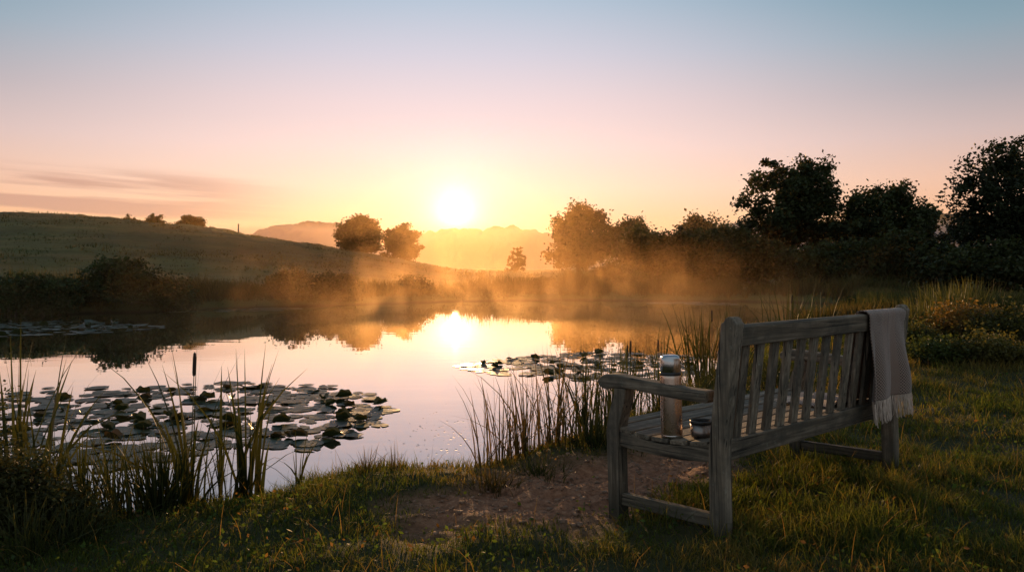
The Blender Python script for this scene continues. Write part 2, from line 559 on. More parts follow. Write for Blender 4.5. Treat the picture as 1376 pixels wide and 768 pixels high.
# ------------------------------------------------------------------ blade meshes (grass, reeds)
def blade_arrays(pos, h, wd, lean, azim, col, segs=3, face=None, droop=.35, wprof=1.4, tipcol=None):
    n = len(pos)
    t = np.linspace(0, 1, segs + 1)[None, :, None]
    d = np.stack([np.cos(azim), np.sin(azim), np.zeros(n)], -1)[:, None, :]
    if face is None: face = rng.uniform(0, 2 * PI, n)
    s = np.stack([np.cos(face), np.sin(face), np.zeros(n)], -1)[:, None, :]
    hh, ll = h[:, None, None], lean[:, None, None]
    cen = pos[:, None, :] + d * hh * ll * t ** 1.8
    cen = cen + np.array([0, 0, 1.0]) * hh * (t - droop * np.minimum(ll, 1.2) * t ** 3)
    wid = wd[:, None, None] * .5 * np.clip(1.04 - t ** wprof, .04, 1)
    V = np.stack([cen - s * wid, cen + s * wid], 2).reshape(n, -1, 3)
    k = 2 * (segs + 1)
    base = (np.arange(n) * k)[:, None]
    Q = []
    for i in range(segs):
        Q.append(np.stack([base[:, 0] + 2 * i, base[:, 0] + 2 * i + 1, base[:, 0] + 2 * i + 3, base[:, 0] + 2 * i + 2], -1))
    Q = np.stack(Q, 1).reshape(-1, 4)
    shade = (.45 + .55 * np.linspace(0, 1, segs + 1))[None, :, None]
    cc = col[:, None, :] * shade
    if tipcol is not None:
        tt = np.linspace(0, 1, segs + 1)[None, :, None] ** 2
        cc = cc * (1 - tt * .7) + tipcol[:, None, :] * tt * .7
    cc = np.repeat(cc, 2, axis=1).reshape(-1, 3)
    return V.reshape(-1, 3), Q, cc


def leaf_arrays(cen, size, col, up=.35):
    n = len(cen)
    a = rng.normal(0, 1, (n, 3)); a[:, 2] *= .7
    a /= np.linalg.norm(a, axis=1, keepdims=True)
    b = rng.normal(0, 1, (n, 3))
    b -= a * (a * b).sum(1, keepdims=True)
    b /= np.linalg.norm(b, axis=1, keepdims=True)
    s = (size * rng.uniform(.6, 1.4, n))[:, None]
    V = np.stack([cen - a * s * .5, cen + b * s * .30, cen + a * s * .55, cen - b * s * .30], 1).reshape(-1, 3)
    Q = np.arange(n * 4).reshape(n, 4)
    return V, Q, np.repeat(col, 4, axis=0)


def join_arrays(parts):
    Vs, Qs, Cs, o = [], [], [], 0
    for v, q, c in parts:
        Vs.append(v); Qs.append(q + o); Cs.append(c)
        o += len(v)
    return np.concatenate(Vs), np.concatenate(Qs), np.concatenate(Cs)


GREEN, DRY, DARK = np.array([.078, .112, .027]), np.array([.27, .195, .072]), np.array([.016, .026, .010])


def grass_cols(n, x, y, dry=.35, seed=2.0):
    p = fbm(x * .9, y * .9, seed) * .6 + fbm(x * 3.7, y * 3.7, seed + 5) * .4
    f = np.clip((p - .5) * 2.6 + dry - .10 + rng.normal(0, .22, n), 0, 1)[:, None]
    c = GREEN * (1 - f) + DRY * f
    return c * rng.uniform(.55, 1.25, (n, 1))


# short bank turf
def scatter(n, x0, x1, y0, y1):
    return rng.uniform(x0, x1, n), rng.uniform(y0, y1, n)


parts = []
# view-shaped sampling so that the turf is as dense as the eye needs everywhere
n = 520000
yy = 1.6 + (rng.uniform(0, 1, n) ** 1.9) * 20
xx = rng.uniform(-1.05, 1.15, n) * (yy * .78 + .6)
sd0 = pond_sd(xx, yy)
dmv = dirt_mask(xx, yy) * (yy < 7)
clump = fbm(xx * 2.4, yy * 2.4, 12) * .6 + fbm(xx * 7, yy * 7, 22) * .4
keep = (sd0 > .03) & (rng.uniform(0, 1, n) < np.clip((clump - .25) * 3, .12, 1)) & (rng.uniform(0, 1, n) > dmv * 1.12) & (yy < 20)
xx, yy, sd0, clump, dmv = xx[keep], yy[keep], sd0[keep], clump[keep], dmv[keep]
n = len(xx)
zz = ground_h(xx, yy, sd0)
hh = (.018 + .062 * np.clip(clump - .3, 0, 1) * 1.6) * rng.uniform(.5, 1.5, n) * (1 + .035 * yy) * (1 - .45 * dmv)
hh *= 1 + .9 * sstep(xx, .8, 1.8) * sstep(clump, .45, .7)
hh *= 1 + 1.6 * np.exp(-((sd0 - .1) / .12) ** 2) * rng.uniform(0, 1, n)
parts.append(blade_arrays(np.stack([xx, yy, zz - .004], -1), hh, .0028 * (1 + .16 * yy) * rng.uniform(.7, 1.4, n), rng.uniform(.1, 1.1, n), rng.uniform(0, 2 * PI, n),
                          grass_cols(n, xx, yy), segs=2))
# longer tufts round the bench, along the water's edge and over the right bank
tuft_c = []
for _ in range(6500):
    y_ = 2.0 + random.random() ** 1.5 * 16
    x_ = random.uniform(-1.0, 1.1) * (y_ * .75 + .5)
    tuft_c.append((x_, y_))
tuft_c = np.array(tuft_c)
tsd = pond_sd(tuft_c[:, 0], tuft_c[:, 1])
# bench footprint frame, for taller unmown grass below it
BY = .729
bo = np.array([.88, 3.265])
bl = np.stack([(tuft_c - bo) @ np.array([math.cos(BY), math.sin(BY)]), (tuft_c - bo) @ np.array([-math.sin(BY), math.cos(BY)])], -1)
under = np.exp(-(np.maximum(np.abs(bl[:, 0] - .9) - .9, 0) / .25) ** 2 - (np.maximum(np.abs(bl[:, 1] - .05) - .3, 0) / .2) ** 2)
edge = np.exp(-((tsd - .10) / .14) ** 2)
right = sstep(tuft_c[:, 0], 1.6, 4)
pr = np.clip(.10 + .9 * under + .75 * edge + .45 * right, 0, 1) * (1 - .95 * np.clip(dirt_mask(tuft_c[:, 0], tuft_c[:, 1]) * 1.3, 0, 1) * (tuft_c[:, 1] < 7))
k = (tsd > .02) & (rng.uniform(0, 1, len(tuft_c)) < pr)
tuft_c, tsd, under, edge, right = tuft_c[k], tsd[k], under[k], edge[k], right[k]
per = 34
tx = np.repeat(tuft_c[:, 0], per) + rng.normal(0, .035, len(tuft_c) * per) * (1 + .1 * np.repeat(tuft_c[:, 1], per))
ty = np.repeat(tuft_c[:, 1], per) + rng.normal(0, .035, len(tuft_c) * per) * (1 + .1 * np.repeat(tuft_c[:, 1], per))
th = np.repeat(  .04 + .062 * under + .04 * edge + .07 * right * rng.uniform(.1, 1.2, len(tuft_c)), per) * rng.uniform(.4, 1.35, len(tx))
tz = ground_h(tx, ty)
k = tz > 0.0
tx, ty, th, tz = tx[k], ty[k], th[k], tz[k]
n = len(tx)
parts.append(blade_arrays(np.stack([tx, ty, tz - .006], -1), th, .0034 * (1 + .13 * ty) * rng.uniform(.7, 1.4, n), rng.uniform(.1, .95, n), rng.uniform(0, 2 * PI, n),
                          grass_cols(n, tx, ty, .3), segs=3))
# thin dry straws
n = 3200
sy = 2.0 + rng.uniform(0, 1, n) ** 1.4 * 14
sx = rng.uniform(-1, 1.1, n) * (sy * .75 + .5)
s_sd = pond_sd(sx, sy)
k = (s_sd > .04) & (rng.uniform(0, 1, n) > dirt_mask(sx, sy) * (sy < 7))
sx, sy, s_sd = sx[k], sy[k], s_sd[k]
n = len(sx)
parts.append(blade_arrays(np.stack([sx, sy, ground_h(sx, sy, s_sd)], -1), rng.uniform(.06, .19, n) * (1 + .05 * sy), np.full(n, .0022) * (1 + .12 * sy), rng.uniform(.1, 1.2, n),
                          rng.uniform(0, 2 * PI, n), np.tile(np.array([.24, .17, .075]), (n, 1)) * rng.uniform(.5, 1.2, (n, 1)), segs=3))
# clover, plantain and dead leaves low in the turf
n = 26000
wy = 2.0 + rng.uniform(0, 1, n) ** 1.8 * 9
wx = rng.uniform(-1, 1.1, n) * (wy * .75 + .5)
wsd = pond_sd(wx, wy)
pk = fbm(wx * 1.7, wy * 1.7, 61)
k = (wsd > .05) & (rng.uniform(0, 1, n) < np.clip((pk - .42) * 5, .06, 1)) & (rng.uniform(0, 1, n) > dirt_mask(wx, wy) * (wy < 7) * .9)
wx, wy, wsd = wx[k], wy[k], wsd[k]
n = len(wx)
dead = (rng.uniform(0, 1, n) < .12)[:, None]
wc = np.where(dead, np.array([.12, .075, .035]), np.array([.055, .095, .026])) * rng.uniform(.5, 1.3, (n, 1))
P_ = np.stack([wx, wy, ground_h(wx, wy, wsd) + rng.uniform(.006, .06, n)], -1)
v_, q_, c_ = leaf_arrays(P_, .016 * (1 + .1 * wy), wc)
parts.append((v_, q_, c_))
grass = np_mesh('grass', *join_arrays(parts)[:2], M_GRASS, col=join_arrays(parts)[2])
tag(grass, 'short tufted green and straw coloured grass on the near bank', 'grass', kind='stuff')

# pebbles and crumbs of earth on the worn soil
n = 2600
bx, by = rng.uniform(-.9, 1.9, n), rng.uniform(3.3, 5.6, n)
bs = pond_sd(bx, by)
k = (bs > .05) & (dirt_mask(bx, by) > .45)
bx, by, bs = bx[k], by[k], bs[k]
n = len(bx)
rr_ = .004 + .012 * rng.uniform(0, 1, n) ** 5 + .003 * rng.uniform(0, 1, n)
octv_ = np.array([(1, 0, 0), (0, 1, 0), (-1, 0, 0), (0, -1, 0), (.7, .7, .6), (-.7, .7, .6), (-.7, -.7, .6), (.7, -.7, .6)], float)
an = rng.uniform(0, 6.28, n)
vv = octv_[None] * rr_[:, None, None] * rng.uniform(.7, 1.3, (n, 8, 1))
vx = vv[:, :, 0] * np.cos(an)[:, None] - vv[:, :, 1] * np.sin(an)[:, None]
vy = vv[:, :, 0] * np.sin(an)[:, None] + vv[:, :, 1] * np.cos(an)[:, None]
vv = np.stack([vx + bx[:, None], vy + by[:, None], vv[:, :, 2] + ground_h(bx, by, bs)[:, None]], -1).reshape(-1, 3)
fq = np.array([(0, 4, 5, 1), (1, 5, 6, 2), (2, 6, 7, 3), (3, 7, 4, 0), (4, 7, 6, 5)])
qq = (fq[None] + (np.arange(n) * 8)[:, None, None]).reshape(-1, 4)
o = np_mesh('gravel', vv, qq, mat_simple('earth_crumbs', (.20, .12, .08), .9, noise=.5, spec=.2))
tag(o, 'pebbles and earth crumbs on the worn soil before the bench', 'gravel', kind='stuff')


# ------------------------------------------------------------------ far shore: rank marsh grass and the meadow on the hill
def field_blades(n, xy, h0, h1, w0, w1, cols, seed, lean=(.05, .5), segs=2):
    x, y = xy
    s = pond_sd(x, y)
    k = s > .02
    x, y, s = x[k], y[k], s[k]
    z = ground_h(x, y, s)
    n = len(x)
    p = np.clip((fbm(x * .35, y * .35, seed) - .3) * 2.2, .15, 1.3)
    h = rng.uniform(h0, h1, n) * p
    f = np.clip((fbm(x * .22, y * .3, seed + 4) - .5) * 3 + .4 + rng.normal(0, .2, n), 0, 1)[:, None]
    c = (np.array(cols[0]) * (1 - f) + np.array(cols[1]) * f) * rng.uniform(.6, 1.25, (n, 1))
    return blade_arrays(np.stack([x, y, z - .02], -1), h, rng.uniform(w0, w1, n), rng.uniform(*lean, n), rng.uniform(0, 2 * PI, n), c, segs=segs, face=rng.normal(0, .5, n))


parts = []
# dense fringe along the far waterline
for i in range(len(POND)):
    a, b = POND[i], POND[(i + 1) % len(POND)]
    if max(a[1], b[1]) < 16.5: continue
    L = math.hypot(*(b - a))
    hs = .38 if min(a[0], b[0]) > 2.5 and max(a[1], b[1]) < 31 else 1.0
    n = int(L * 750)
    t = rng.uniform(0, 1, n)
    off = np.abs(rng.normal(0, 1.3, n)) + .1
    nx, ny = (b - a)[1] / L, -(b - a)[0] / L
    x, y = a[0] + (b - a)[0] * t, a[1] + (b - a)[1] * t
    cand = pond_sd(x + nx * .8, y + ny * .8) > 0
    sg = np.where(cand, 1, -1)
    x, y = x + nx * off * sg, y + ny * off * sg
    parts.append(field_blades(n, (x, y), .45 * hs, 1.25 * hs, .02, .05, ((.032, .046, .014), (.105, .080, .030)), 55))
marsh = join_arrays(parts)
o = np_mesh('marsh_grass', marsh[0], marsh[1], M_REED, col=marsh[2])
tag(o, 'rank marsh grass lining the far edge of the pond', 'marsh grass', kind='stuff')
n = 120000
yy = 24 + rng.uniform(0, 1, n) ** 1.7 * 66
xx = rng.uniform(-.85, .8, n) * yy
band = np.sin(yy * .55 + 2.2 * fbm(xx * .06, yy * .06, 71) * 6) * .5 + .5
k = rng.uniform(0, 1, n) < .30 + .7 * band
mead = field_blades(n, (xx[k], yy[k]), .10, .32, .03, .09, ((.050, .072, .020), (.10, .098, .034)), 81, lean=(.1, .8))
o = np_mesh('meadow_grass', mead[0], mead[1], M_REED, col=mead[2])
tag(o, 'rough pasture grass covering the hillside beyond the pond', 'meadow grass', kind='stuff')


# ------------------------------------------------------------------ trees and shrubs
def tube_arrays(p0, p1, r0, r1, sides=6):
    p0, p1 = Vector(p0), Vector(p1)
    d = (p1 - p0).normalized()
    a = d.orthogonal().normalized()
    b = d.cross(a)
    V = []
    for p, r in ((p0, r0), (p1, r1)):
        for i in range(sides):
            t = 2 * PI * i / sides
            V.append(p + (a * math.cos(t) + b * math.sin(t)) * r)
    Q = [(i, (i + 1) % sides, sides + (i + 1) % sides, sides + i) for i in range(sides)]
    V = np.array([tuple(v) for v in V])
    return V, np.array(Q), np.ones((len(V), 3))


def bent_tube(p0, p1, r0, r1, sides=6, n=4, wob=.06):
    p0, p1 = Vector(p0), Vector(p1)
    L = (p1 - p0).length
    pts = [p0.lerp(p1, i / n) + (Vector((random.uniform(-1, 1), random.uniform(-1, 1), random.uniform(-.4, .4))) * wob * L if 0 < i < n else Vector()) for i in range(n + 1)]
    return [tube_arrays(pts[i], pts[i + 1], r0 + (r1 - r0) * i / n, r0 + (r1 - r0) * (i + 1) / n, sides) for i in range(n)]


def crown_points(lobes, nclump, nleaf, cr, shell=.45):
    """Leaf centres grouped in clumps spread through the lobes, thinning to an uneven outline."""
    vol = np.array([l[3] * l[4] * l[5] for l in lobes]) ** .75
    which = rng.choice(len(lobes), nclump, p=vol / vol.sum())
    L = np.array(lobes)[which]
    d = rng.normal(0, 1, (nclump, 3))
    d /= np.linalg.norm(d, axis=1, keepdims=True)
    r = rng.uniform(0, 1, nclump) ** shell
    r *= 1 + .15 * rng.normal(0, 1, nclump) * (r > .7)
    cc = L[:, :3] + d * r[:, None] * L[:, 3:]
    k = rng.poisson(nleaf, nclump) + 4
    ctr = np.repeat(cc, k, axis=0)
    sp = np.repeat(cr * rng.uniform(.5, 1.35, nclump), k)[:, None]
    P = ctr + rng.normal(0, .55, ctr.shape) * sp * np.array([1, 1, .8])
    tone = np.repeat(rng.uniform(.55, 1.35, nclump), k)
    return P, tone, cc


def plant_tree(name, label, cat, base, lobes, nclump, nleaf, cr, leaf, col, trunk=None, group=None, shell=.45, mat=None, parts=('crown', 'trunk')):
    root = thing(name, label, cat, base, group=group)
    P, tone, cc = crown_points(lobes, nclump, nleaf, cr, shell)
    ok = P[:, 2] > .02
    P, tone = P[ok], tone[ok]
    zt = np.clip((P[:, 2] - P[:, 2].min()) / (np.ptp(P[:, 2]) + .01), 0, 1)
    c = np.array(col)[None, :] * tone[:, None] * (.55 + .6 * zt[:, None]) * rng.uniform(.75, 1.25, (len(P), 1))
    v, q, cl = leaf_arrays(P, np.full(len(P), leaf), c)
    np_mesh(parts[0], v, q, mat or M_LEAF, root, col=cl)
    tb = []
    if trunk:
        th, tr = trunk
        top = Vector((random.uniform(-.1, .1), random.uniform(-.1, .1), th))
        tb += bent_tube((0, 0, -.4), top, tr * 1.25, tr * .75, 9, 4, .03)
        order = rng.permutation(len(cc))[:16]
        for i in order:
            e = Vector(cc[i])
            st = Vector((0, 0, 0)).lerp(top, random.uniform(.55, 1.0))
            mid = st.lerp(e, .5) + Vector((0, 0, .12 * (e - st).length))
            tb += bent_tube(st, mid, tr * .5, tr * .26, 6, 2, .05) + bent_tube(mid, e, tr * .26, tr * .07, 5, 3, .06)
    else:
        order = rng.permutation(len(cc))[:12]
        for i in order:
            e = Vector(cc[i])
            tb += bent_tube((e.x * .2, e.y * .2, -.05), e, .03 * max(1, leaf * 6), .008 * max(1, leaf * 6), 5, 3, .05)
    v, q, _ = join_arrays(tb)
    np_mesh(parts[1], v, q, M_BARK, root, smooth=True)
    return root


def lobes_px(Y, base, blobs, depth=.8):
    """Crown lobes, each measured as (px, py, half width, half height) at distance Y, in the tree's own metres."""
    r = []
    for px, py, hw, hh in blobs:
        p = at_y(px, py, Y)
        k = Y / FPX
        r.append((p.x - base[0], random.uniform(-.25, .25) * hw * k, p.z - base[2], hw * k, hw * k * depth, hh * k))
    return r


def tree_at(name, label, cat, px, Y, blobs, dens, nleaf, cr, leaf, col, trunk, group=None, shell=.45, parts=('crown', 'trunk'), dy=0):
    x = at_y(px, 361, Y).x
    base = (x, Y, gz(x, Y) - .05)
    lb = lobes_px(Y, base, blobs)
    return plant_tree(name, label, cat, base, lb, dens, nleaf, cr, leaf, col, trunk, group, shell, None, parts)


G_T = 'trees and bushes of the hedgerow'
DK = (.034, .044, .015)
MD = (.046, .054, .020)
tree_at('tree', 'tallest round-crowned tree rising from the dark hedgerow', 'tree', 1062, 45,
        [(1048, 240, 38, 30), (1090, 236, 30, 26), (1018, 270, 24, 28), (1072, 275, 50, 38), (1112, 262, 20, 26), (1040, 310, 48, 34), (1100, 315, 52, 38)],
        270, 85, .45, .21, DK, (3.4, .22), G_T)
tree_at('tree', 'spreading feathery tree just right of the tallest hedgerow tree', 'tree', 1195, 44,
        [(1165, 280, 34, 28), (1205, 272, 36, 22), (1240, 288, 26, 16), (1195, 310, 60, 34), (1150, 315, 36, 36), (1235, 318, 34, 30)],
        290, 75, .46, .20, DK, (2.4, .18), G_T)
tree_at('tree', 'big dark tree cut by the edge of the view, with sky showing through its leaves', 'tree', 1352, 33,
        [(1325, 222, 32, 28), (1372, 216, 42, 38), (1300, 248, 30, 24), (1345, 268, 62, 40), (1400, 255, 50, 60), (1310, 300, 36, 30), (1365, 320, 70, 50), (1450, 280, 60, 80)],
        390, 75, .38, .155, (.024, .032, .014), (2.8, .24), None)
for k, (px, top, hw, Yd, lab) in enumerate([
        (872, 306, 40, 43, 'low hazy bush at the sunlit end of the hedgerow'),
        (922, 308, 44, 42.5, 'rounded bush between the low hazy bush and the tall hedgerow tree'),
        (975, 302, 44, 42, 'dense bush against the left foot of the tallest hedgerow tree'),
        (1020, 318, 40, 41, 'broad dark bush in front of the tallest hedgerow tree'),
        (1090, 330, 48, 40, 'wide dark thicket below the tallest hedgerow tree'),
        (1160, 322, 46, 40, 'dark thicket below the feathery tree'),
        (1215, 312, 40, 39, 'leaning dark bush under the outer boughs of the feathery tree'),
        (1262, 330, 34, 37, 'low dark bush in the gap before the tree at the view edge'),
        (1320, 338, 50, 31, 'black-green bush at the foot of the tree at the view edge'),
        (1400, 325, 60, 31, 'black-green bush beyond the foot of the view-edge tree')]):
    hgt = (372 - top) * .5
    tree_at('bush', lab, 'bush', px, Yd, [(px - hw * .45, top + hgt * .95, hw * .6, hgt * .75), (px + hw * .4, top + hgt, hw * .65, hgt * .8), (px, top + hgt * .75, hw * .6, hgt * .75), (px, top + hgt * 1.5, hw * 1.05, hgt * .8)],
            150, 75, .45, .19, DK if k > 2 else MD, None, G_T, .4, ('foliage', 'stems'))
tree_at('tree', 'pale distant tree top showing over the middle of the hedgerow', 'tree', 942, 82, [(942, 302, 22, 11), (928, 310, 18, 12), (960, 310, 18, 12), (942, 325, 28, 20)], 90, 60, .8, .32, MD, (2, .2))
tree_at('tree', 'rounded lone tree to the right of the rising sun', 'tree', 778, 92,
        [(778, 290, 24, 16), (757, 300, 14, 14), (800, 294, 16, 14), (776, 308, 32, 20), (812, 303, 9, 8), (776, 328, 34, 20), (778, 345, 38, 13)], 240, 70, .7, .34, MD, (3.5, .26))
tree_at('bush', 'dark hedge bush leaning against the lone tree right of the sun', 'bush', 838, 78, [(832, 312, 18, 12), (856, 308, 22, 12), (845, 328, 40, 20), (815, 328, 24, 18)], 160, 70, .7, .3, MD, None, None, .4, ('foliage', 'stems'))
tree_at('tree', 'dark domed oak left of the rising sun', 'tree', 482, 80,
        [(482, 303, 19, 14), (468, 312, 14, 13), (497, 310, 14, 14), (482, 320, 29, 13), (482, 330, 28, 10)], 240, 80, .45, .26, MD, (1.6, .24))
tree_at('tree', 'smaller glowing tree beside the domed oak', 'tree', 541, 88,
        [(541, 309, 10, 9), (528, 319, 12, 10), (553, 319, 12, 11), (540, 328, 23, 12), (541, 338, 24, 9)], 170, 75, .45, .26, MD, (1.6, .18))
tree_at('tree', 'far misty tree right below the sun', 'tree', 694, 84, [(695, 338, 8, 7), (690, 347, 9, 8), (699, 349, 9, 8), (694, 358, 14, 8)], 90, 45, .16, .16, MD, (.5, .06))
for k, (px, top, hw, lab) in enumerate([
        (36, 287, 6, 'tiny bush alone on the hill crest far to the left'), (172, 290, 10, 'lowest of the three bushes together on the hill crest'),
        (207, 289, 11, 'small round bush in the middle of the hill-crest trio'), (256, 289, 21, 'largest domed bush of the hill-crest trio')]):
    tree_at('bush', lab, 'bush', px, 82, [(px, top + 9, hw, 9), (px - hw * .3, top + 13, hw * .8, 9), (px + hw * .35, top + 12, hw * .75, 9)], 60 + k * 25, 60, .20, .16, MD, None, 'bushes on the hill crest', .45, ('foliage', 'stems'))
G_S = 'bushes along the far shore'
for px, top, hw, Yd, bot, lab in [
        (163, 345, 54, 25.5, 412, 'largest dark willow bush on the far shore below the hill'),
        (18, 366, 36, 23.5, 420, 'dark bush at the far waterline where the view begins'),
        (70, 372, 34, 24, 418, 'low dark bush left of the largest willow bush'),
        (232, 374, 24, 26, 414, 'small bush at the right foot of the largest willow bush'),
        (392, 362, 36, 29.5, 405, 'brown scrubby bush at the waterline below the hillside'),
        (455, 364, 34, 30.5, 404, 'dusky bush in the mist left of the sun glint'),
        (555, 372, 30, 34, 400, 'glowing amber bush at the waterline just left of the sun'),
        (735, 374, 38, 36, 400, 'low spread bush in the mist right of the sun glint'),
        (825, 348, 40, 37, 399, 'round dark bush alone on the far shore right of the sun'),
        (868, 368, 26, 37.5, 399, 'small bush tucked beside the round dark shore bush')]:
    h = (bot - top) / 2
    tree_at('bush', lab, 'bush', px, Yd, [(px, top + h * .8, hw * .75, h * .8), (px - hw * .45, top + h * 1.1, hw * .55, h * .8), (px + hw * .45, top + h * 1.05, hw * .55, h * .8), (px, top + h * 1.5, hw, h * .6)],
            230 if px == 163 else 130, 75, .24, .10, (.034, .048, .016) if px < 300 else MD, None, G_S, .45, ('foliage', 'stems'))
# lone post on the hillside skyline
p = at_y(320, 314, 78)
post = thing('fence_post', 'thin wooden post standing alone on the hillside skyline', 'post', (p.x, 78, gz(p.x, 78)))
v, q, _ = join_arrays([tube_arrays((0, 0, -.3), (0.03, 0, 1.25), .07, .06, 8)])
np_mesh('post_shaft', v, q, M_BARK, post)
v, q, _ = join_arrays([tube_arrays((0.03, 0, 1.2), (0.03, 0, 1.32), .085, .05, 8)])
np_mesh('post_cap', v, q, M_BARK, post)

# right bank: rank reeds, bramble and dock between the lawn and the hedgerow
n = 60000
yy = 9.5 + rng.uniform(0, 1, n) ** 1.2 * 26
xx = yy * rng.uniform(.44, .95, n)
k = (pond_sd(xx, yy) > .1) & (rng.uniform(0, 1, n) < np.clip((fbm(xx * .5, yy * .5, 17) - .3) * 3, 0, 1) * sstep(yy, 9.5, 14))
fb = field_blades(n, (xx[k], yy[k]), .2, .6, .014, .028, ((.042, .062, .018), (.14, .115, .04)), 91, lean=(.05, .5), segs=3)
o = np_mesh('tall_grass', fb[0], fb[1], M_REED, col=fb[2])
tag(o, 'tall seeding grass on the rough ground behind the lawn, below the hedgerow', 'tall grass', kind='stuff')


def reed_clump(name, label, cat, base, n, h, spread, wd, lean, cols, heads=0, group=None, segs=5, stiff=1.8):
    root = thing(name, label, cat, base, group=group)
    ang_ = rng.uniform(0, 2 * PI, n)
    rr = np.abs(rng.normal(0, .55, n)) * spread
    px_, py_ = np.cos(ang_) * rr, np.sin(ang_) * rr
    f = rng.uniform(0, 1, n)[:, None] ** 1.3
    c = (np.array(cols[0]) * (1 - f) + np.array(cols[1]) * f) * rng.uniform(.65, 1.2, (n, 1))
    hh = h * (1 - np.abs(rng.normal(0, .34, n))).clip(.2, 1.05)
    az_ = ang_ + rng.normal(0, .7, n)
    ln = np.abs(rng.normal(0, lean, n)) + .02
    ln[:n // 8] += rng.uniform(.4, 1.0, n // 8)
    tip = np.tile(np.array(cols[1]) * 1.1, (n, 1))
    v, q, cl = blade_arrays(np.stack([px_, py_, np.full(n, -.06)], -1), hh + .06, wd * rng.uniform(.6, 1.25, n), ln, az_, c, segs=segs, droop=.3, wprof=2.6, tipcol=tip)
    np_mesh('leaf_blades', v, q, M_REED, root, col=cl)
    for i in range(heads):
        a = random.uniform(0, 2 * PI); r = random.uniform(0, spread * .5)
        hx, hy = math.cos(a) * r, math.sin(a) * r
        lx, ly = random.uniform(-.05, .05) * h, random.uniform(-.05, .05) * h
        z1 = h * random.uniform(.72, .92)
        st = thing_part_tube('flower_stalk', (hx, hy, -.05), (hx + lx, hy + ly, z1), .0035, .0025, root, M_STALK)
        d = Vector((lx, ly, z1)).normalized()
        b0 = Vector((hx + lx, hy + ly, z1)) - d * .13
        lathe_along('seed_head', b0, d, [(0, .002), (.004, .007), (.02, .009), (.10, .009), (.122, .007), (.128, .002)], st, M_CATTAIL)
    return root


def thing_part_tube(name, p0, p1, r0, r1, parent, mat):
    v, q, _ = tube_arrays(p0, p1, r0, r1, 6)
    return np_mesh(name, v, q, mat, parent, smooth=True)


def lathe_along(name, o0, d, prof, parent, mat, sides=10):
    a = d.orthogonal().normalized(); b = d.cross(a)
    V = []
    for t, r in prof:
        for i in range(sides):
            an = 2 * PI * i / sides
            V.append(tuple(o0 + d * t + (a * math.cos(an) + b * math.sin(an)) * r))
    Q = [(j * sides + i, j * sides + (i + 1) % sides, (j + 1) * sides + (i + 1) % sides, (j + 1) * sides + i) for j in range(len(prof) - 1) for i in range(sides)]
    return np_mesh(name, np.array(V), np.array(Q), mat, parent, smooth=True)


M_STALK = mat_simple('dry_stalk', (.07, .065, .025), .7, noise=.3)
M_CATTAIL = mat_simple('cattail_brown', (.035, .018, .010), .9, noise=.4)
RG = ((.022, .036, .012), (.062, .064, .022))
RD = ((.045, .042, .016), (.15, .10, .042))


def onbank(px, py, z=.12):
    p = on_z(px, py, z)
    return (p.x, p.y, max(gz(p.x, p.y), -.06))


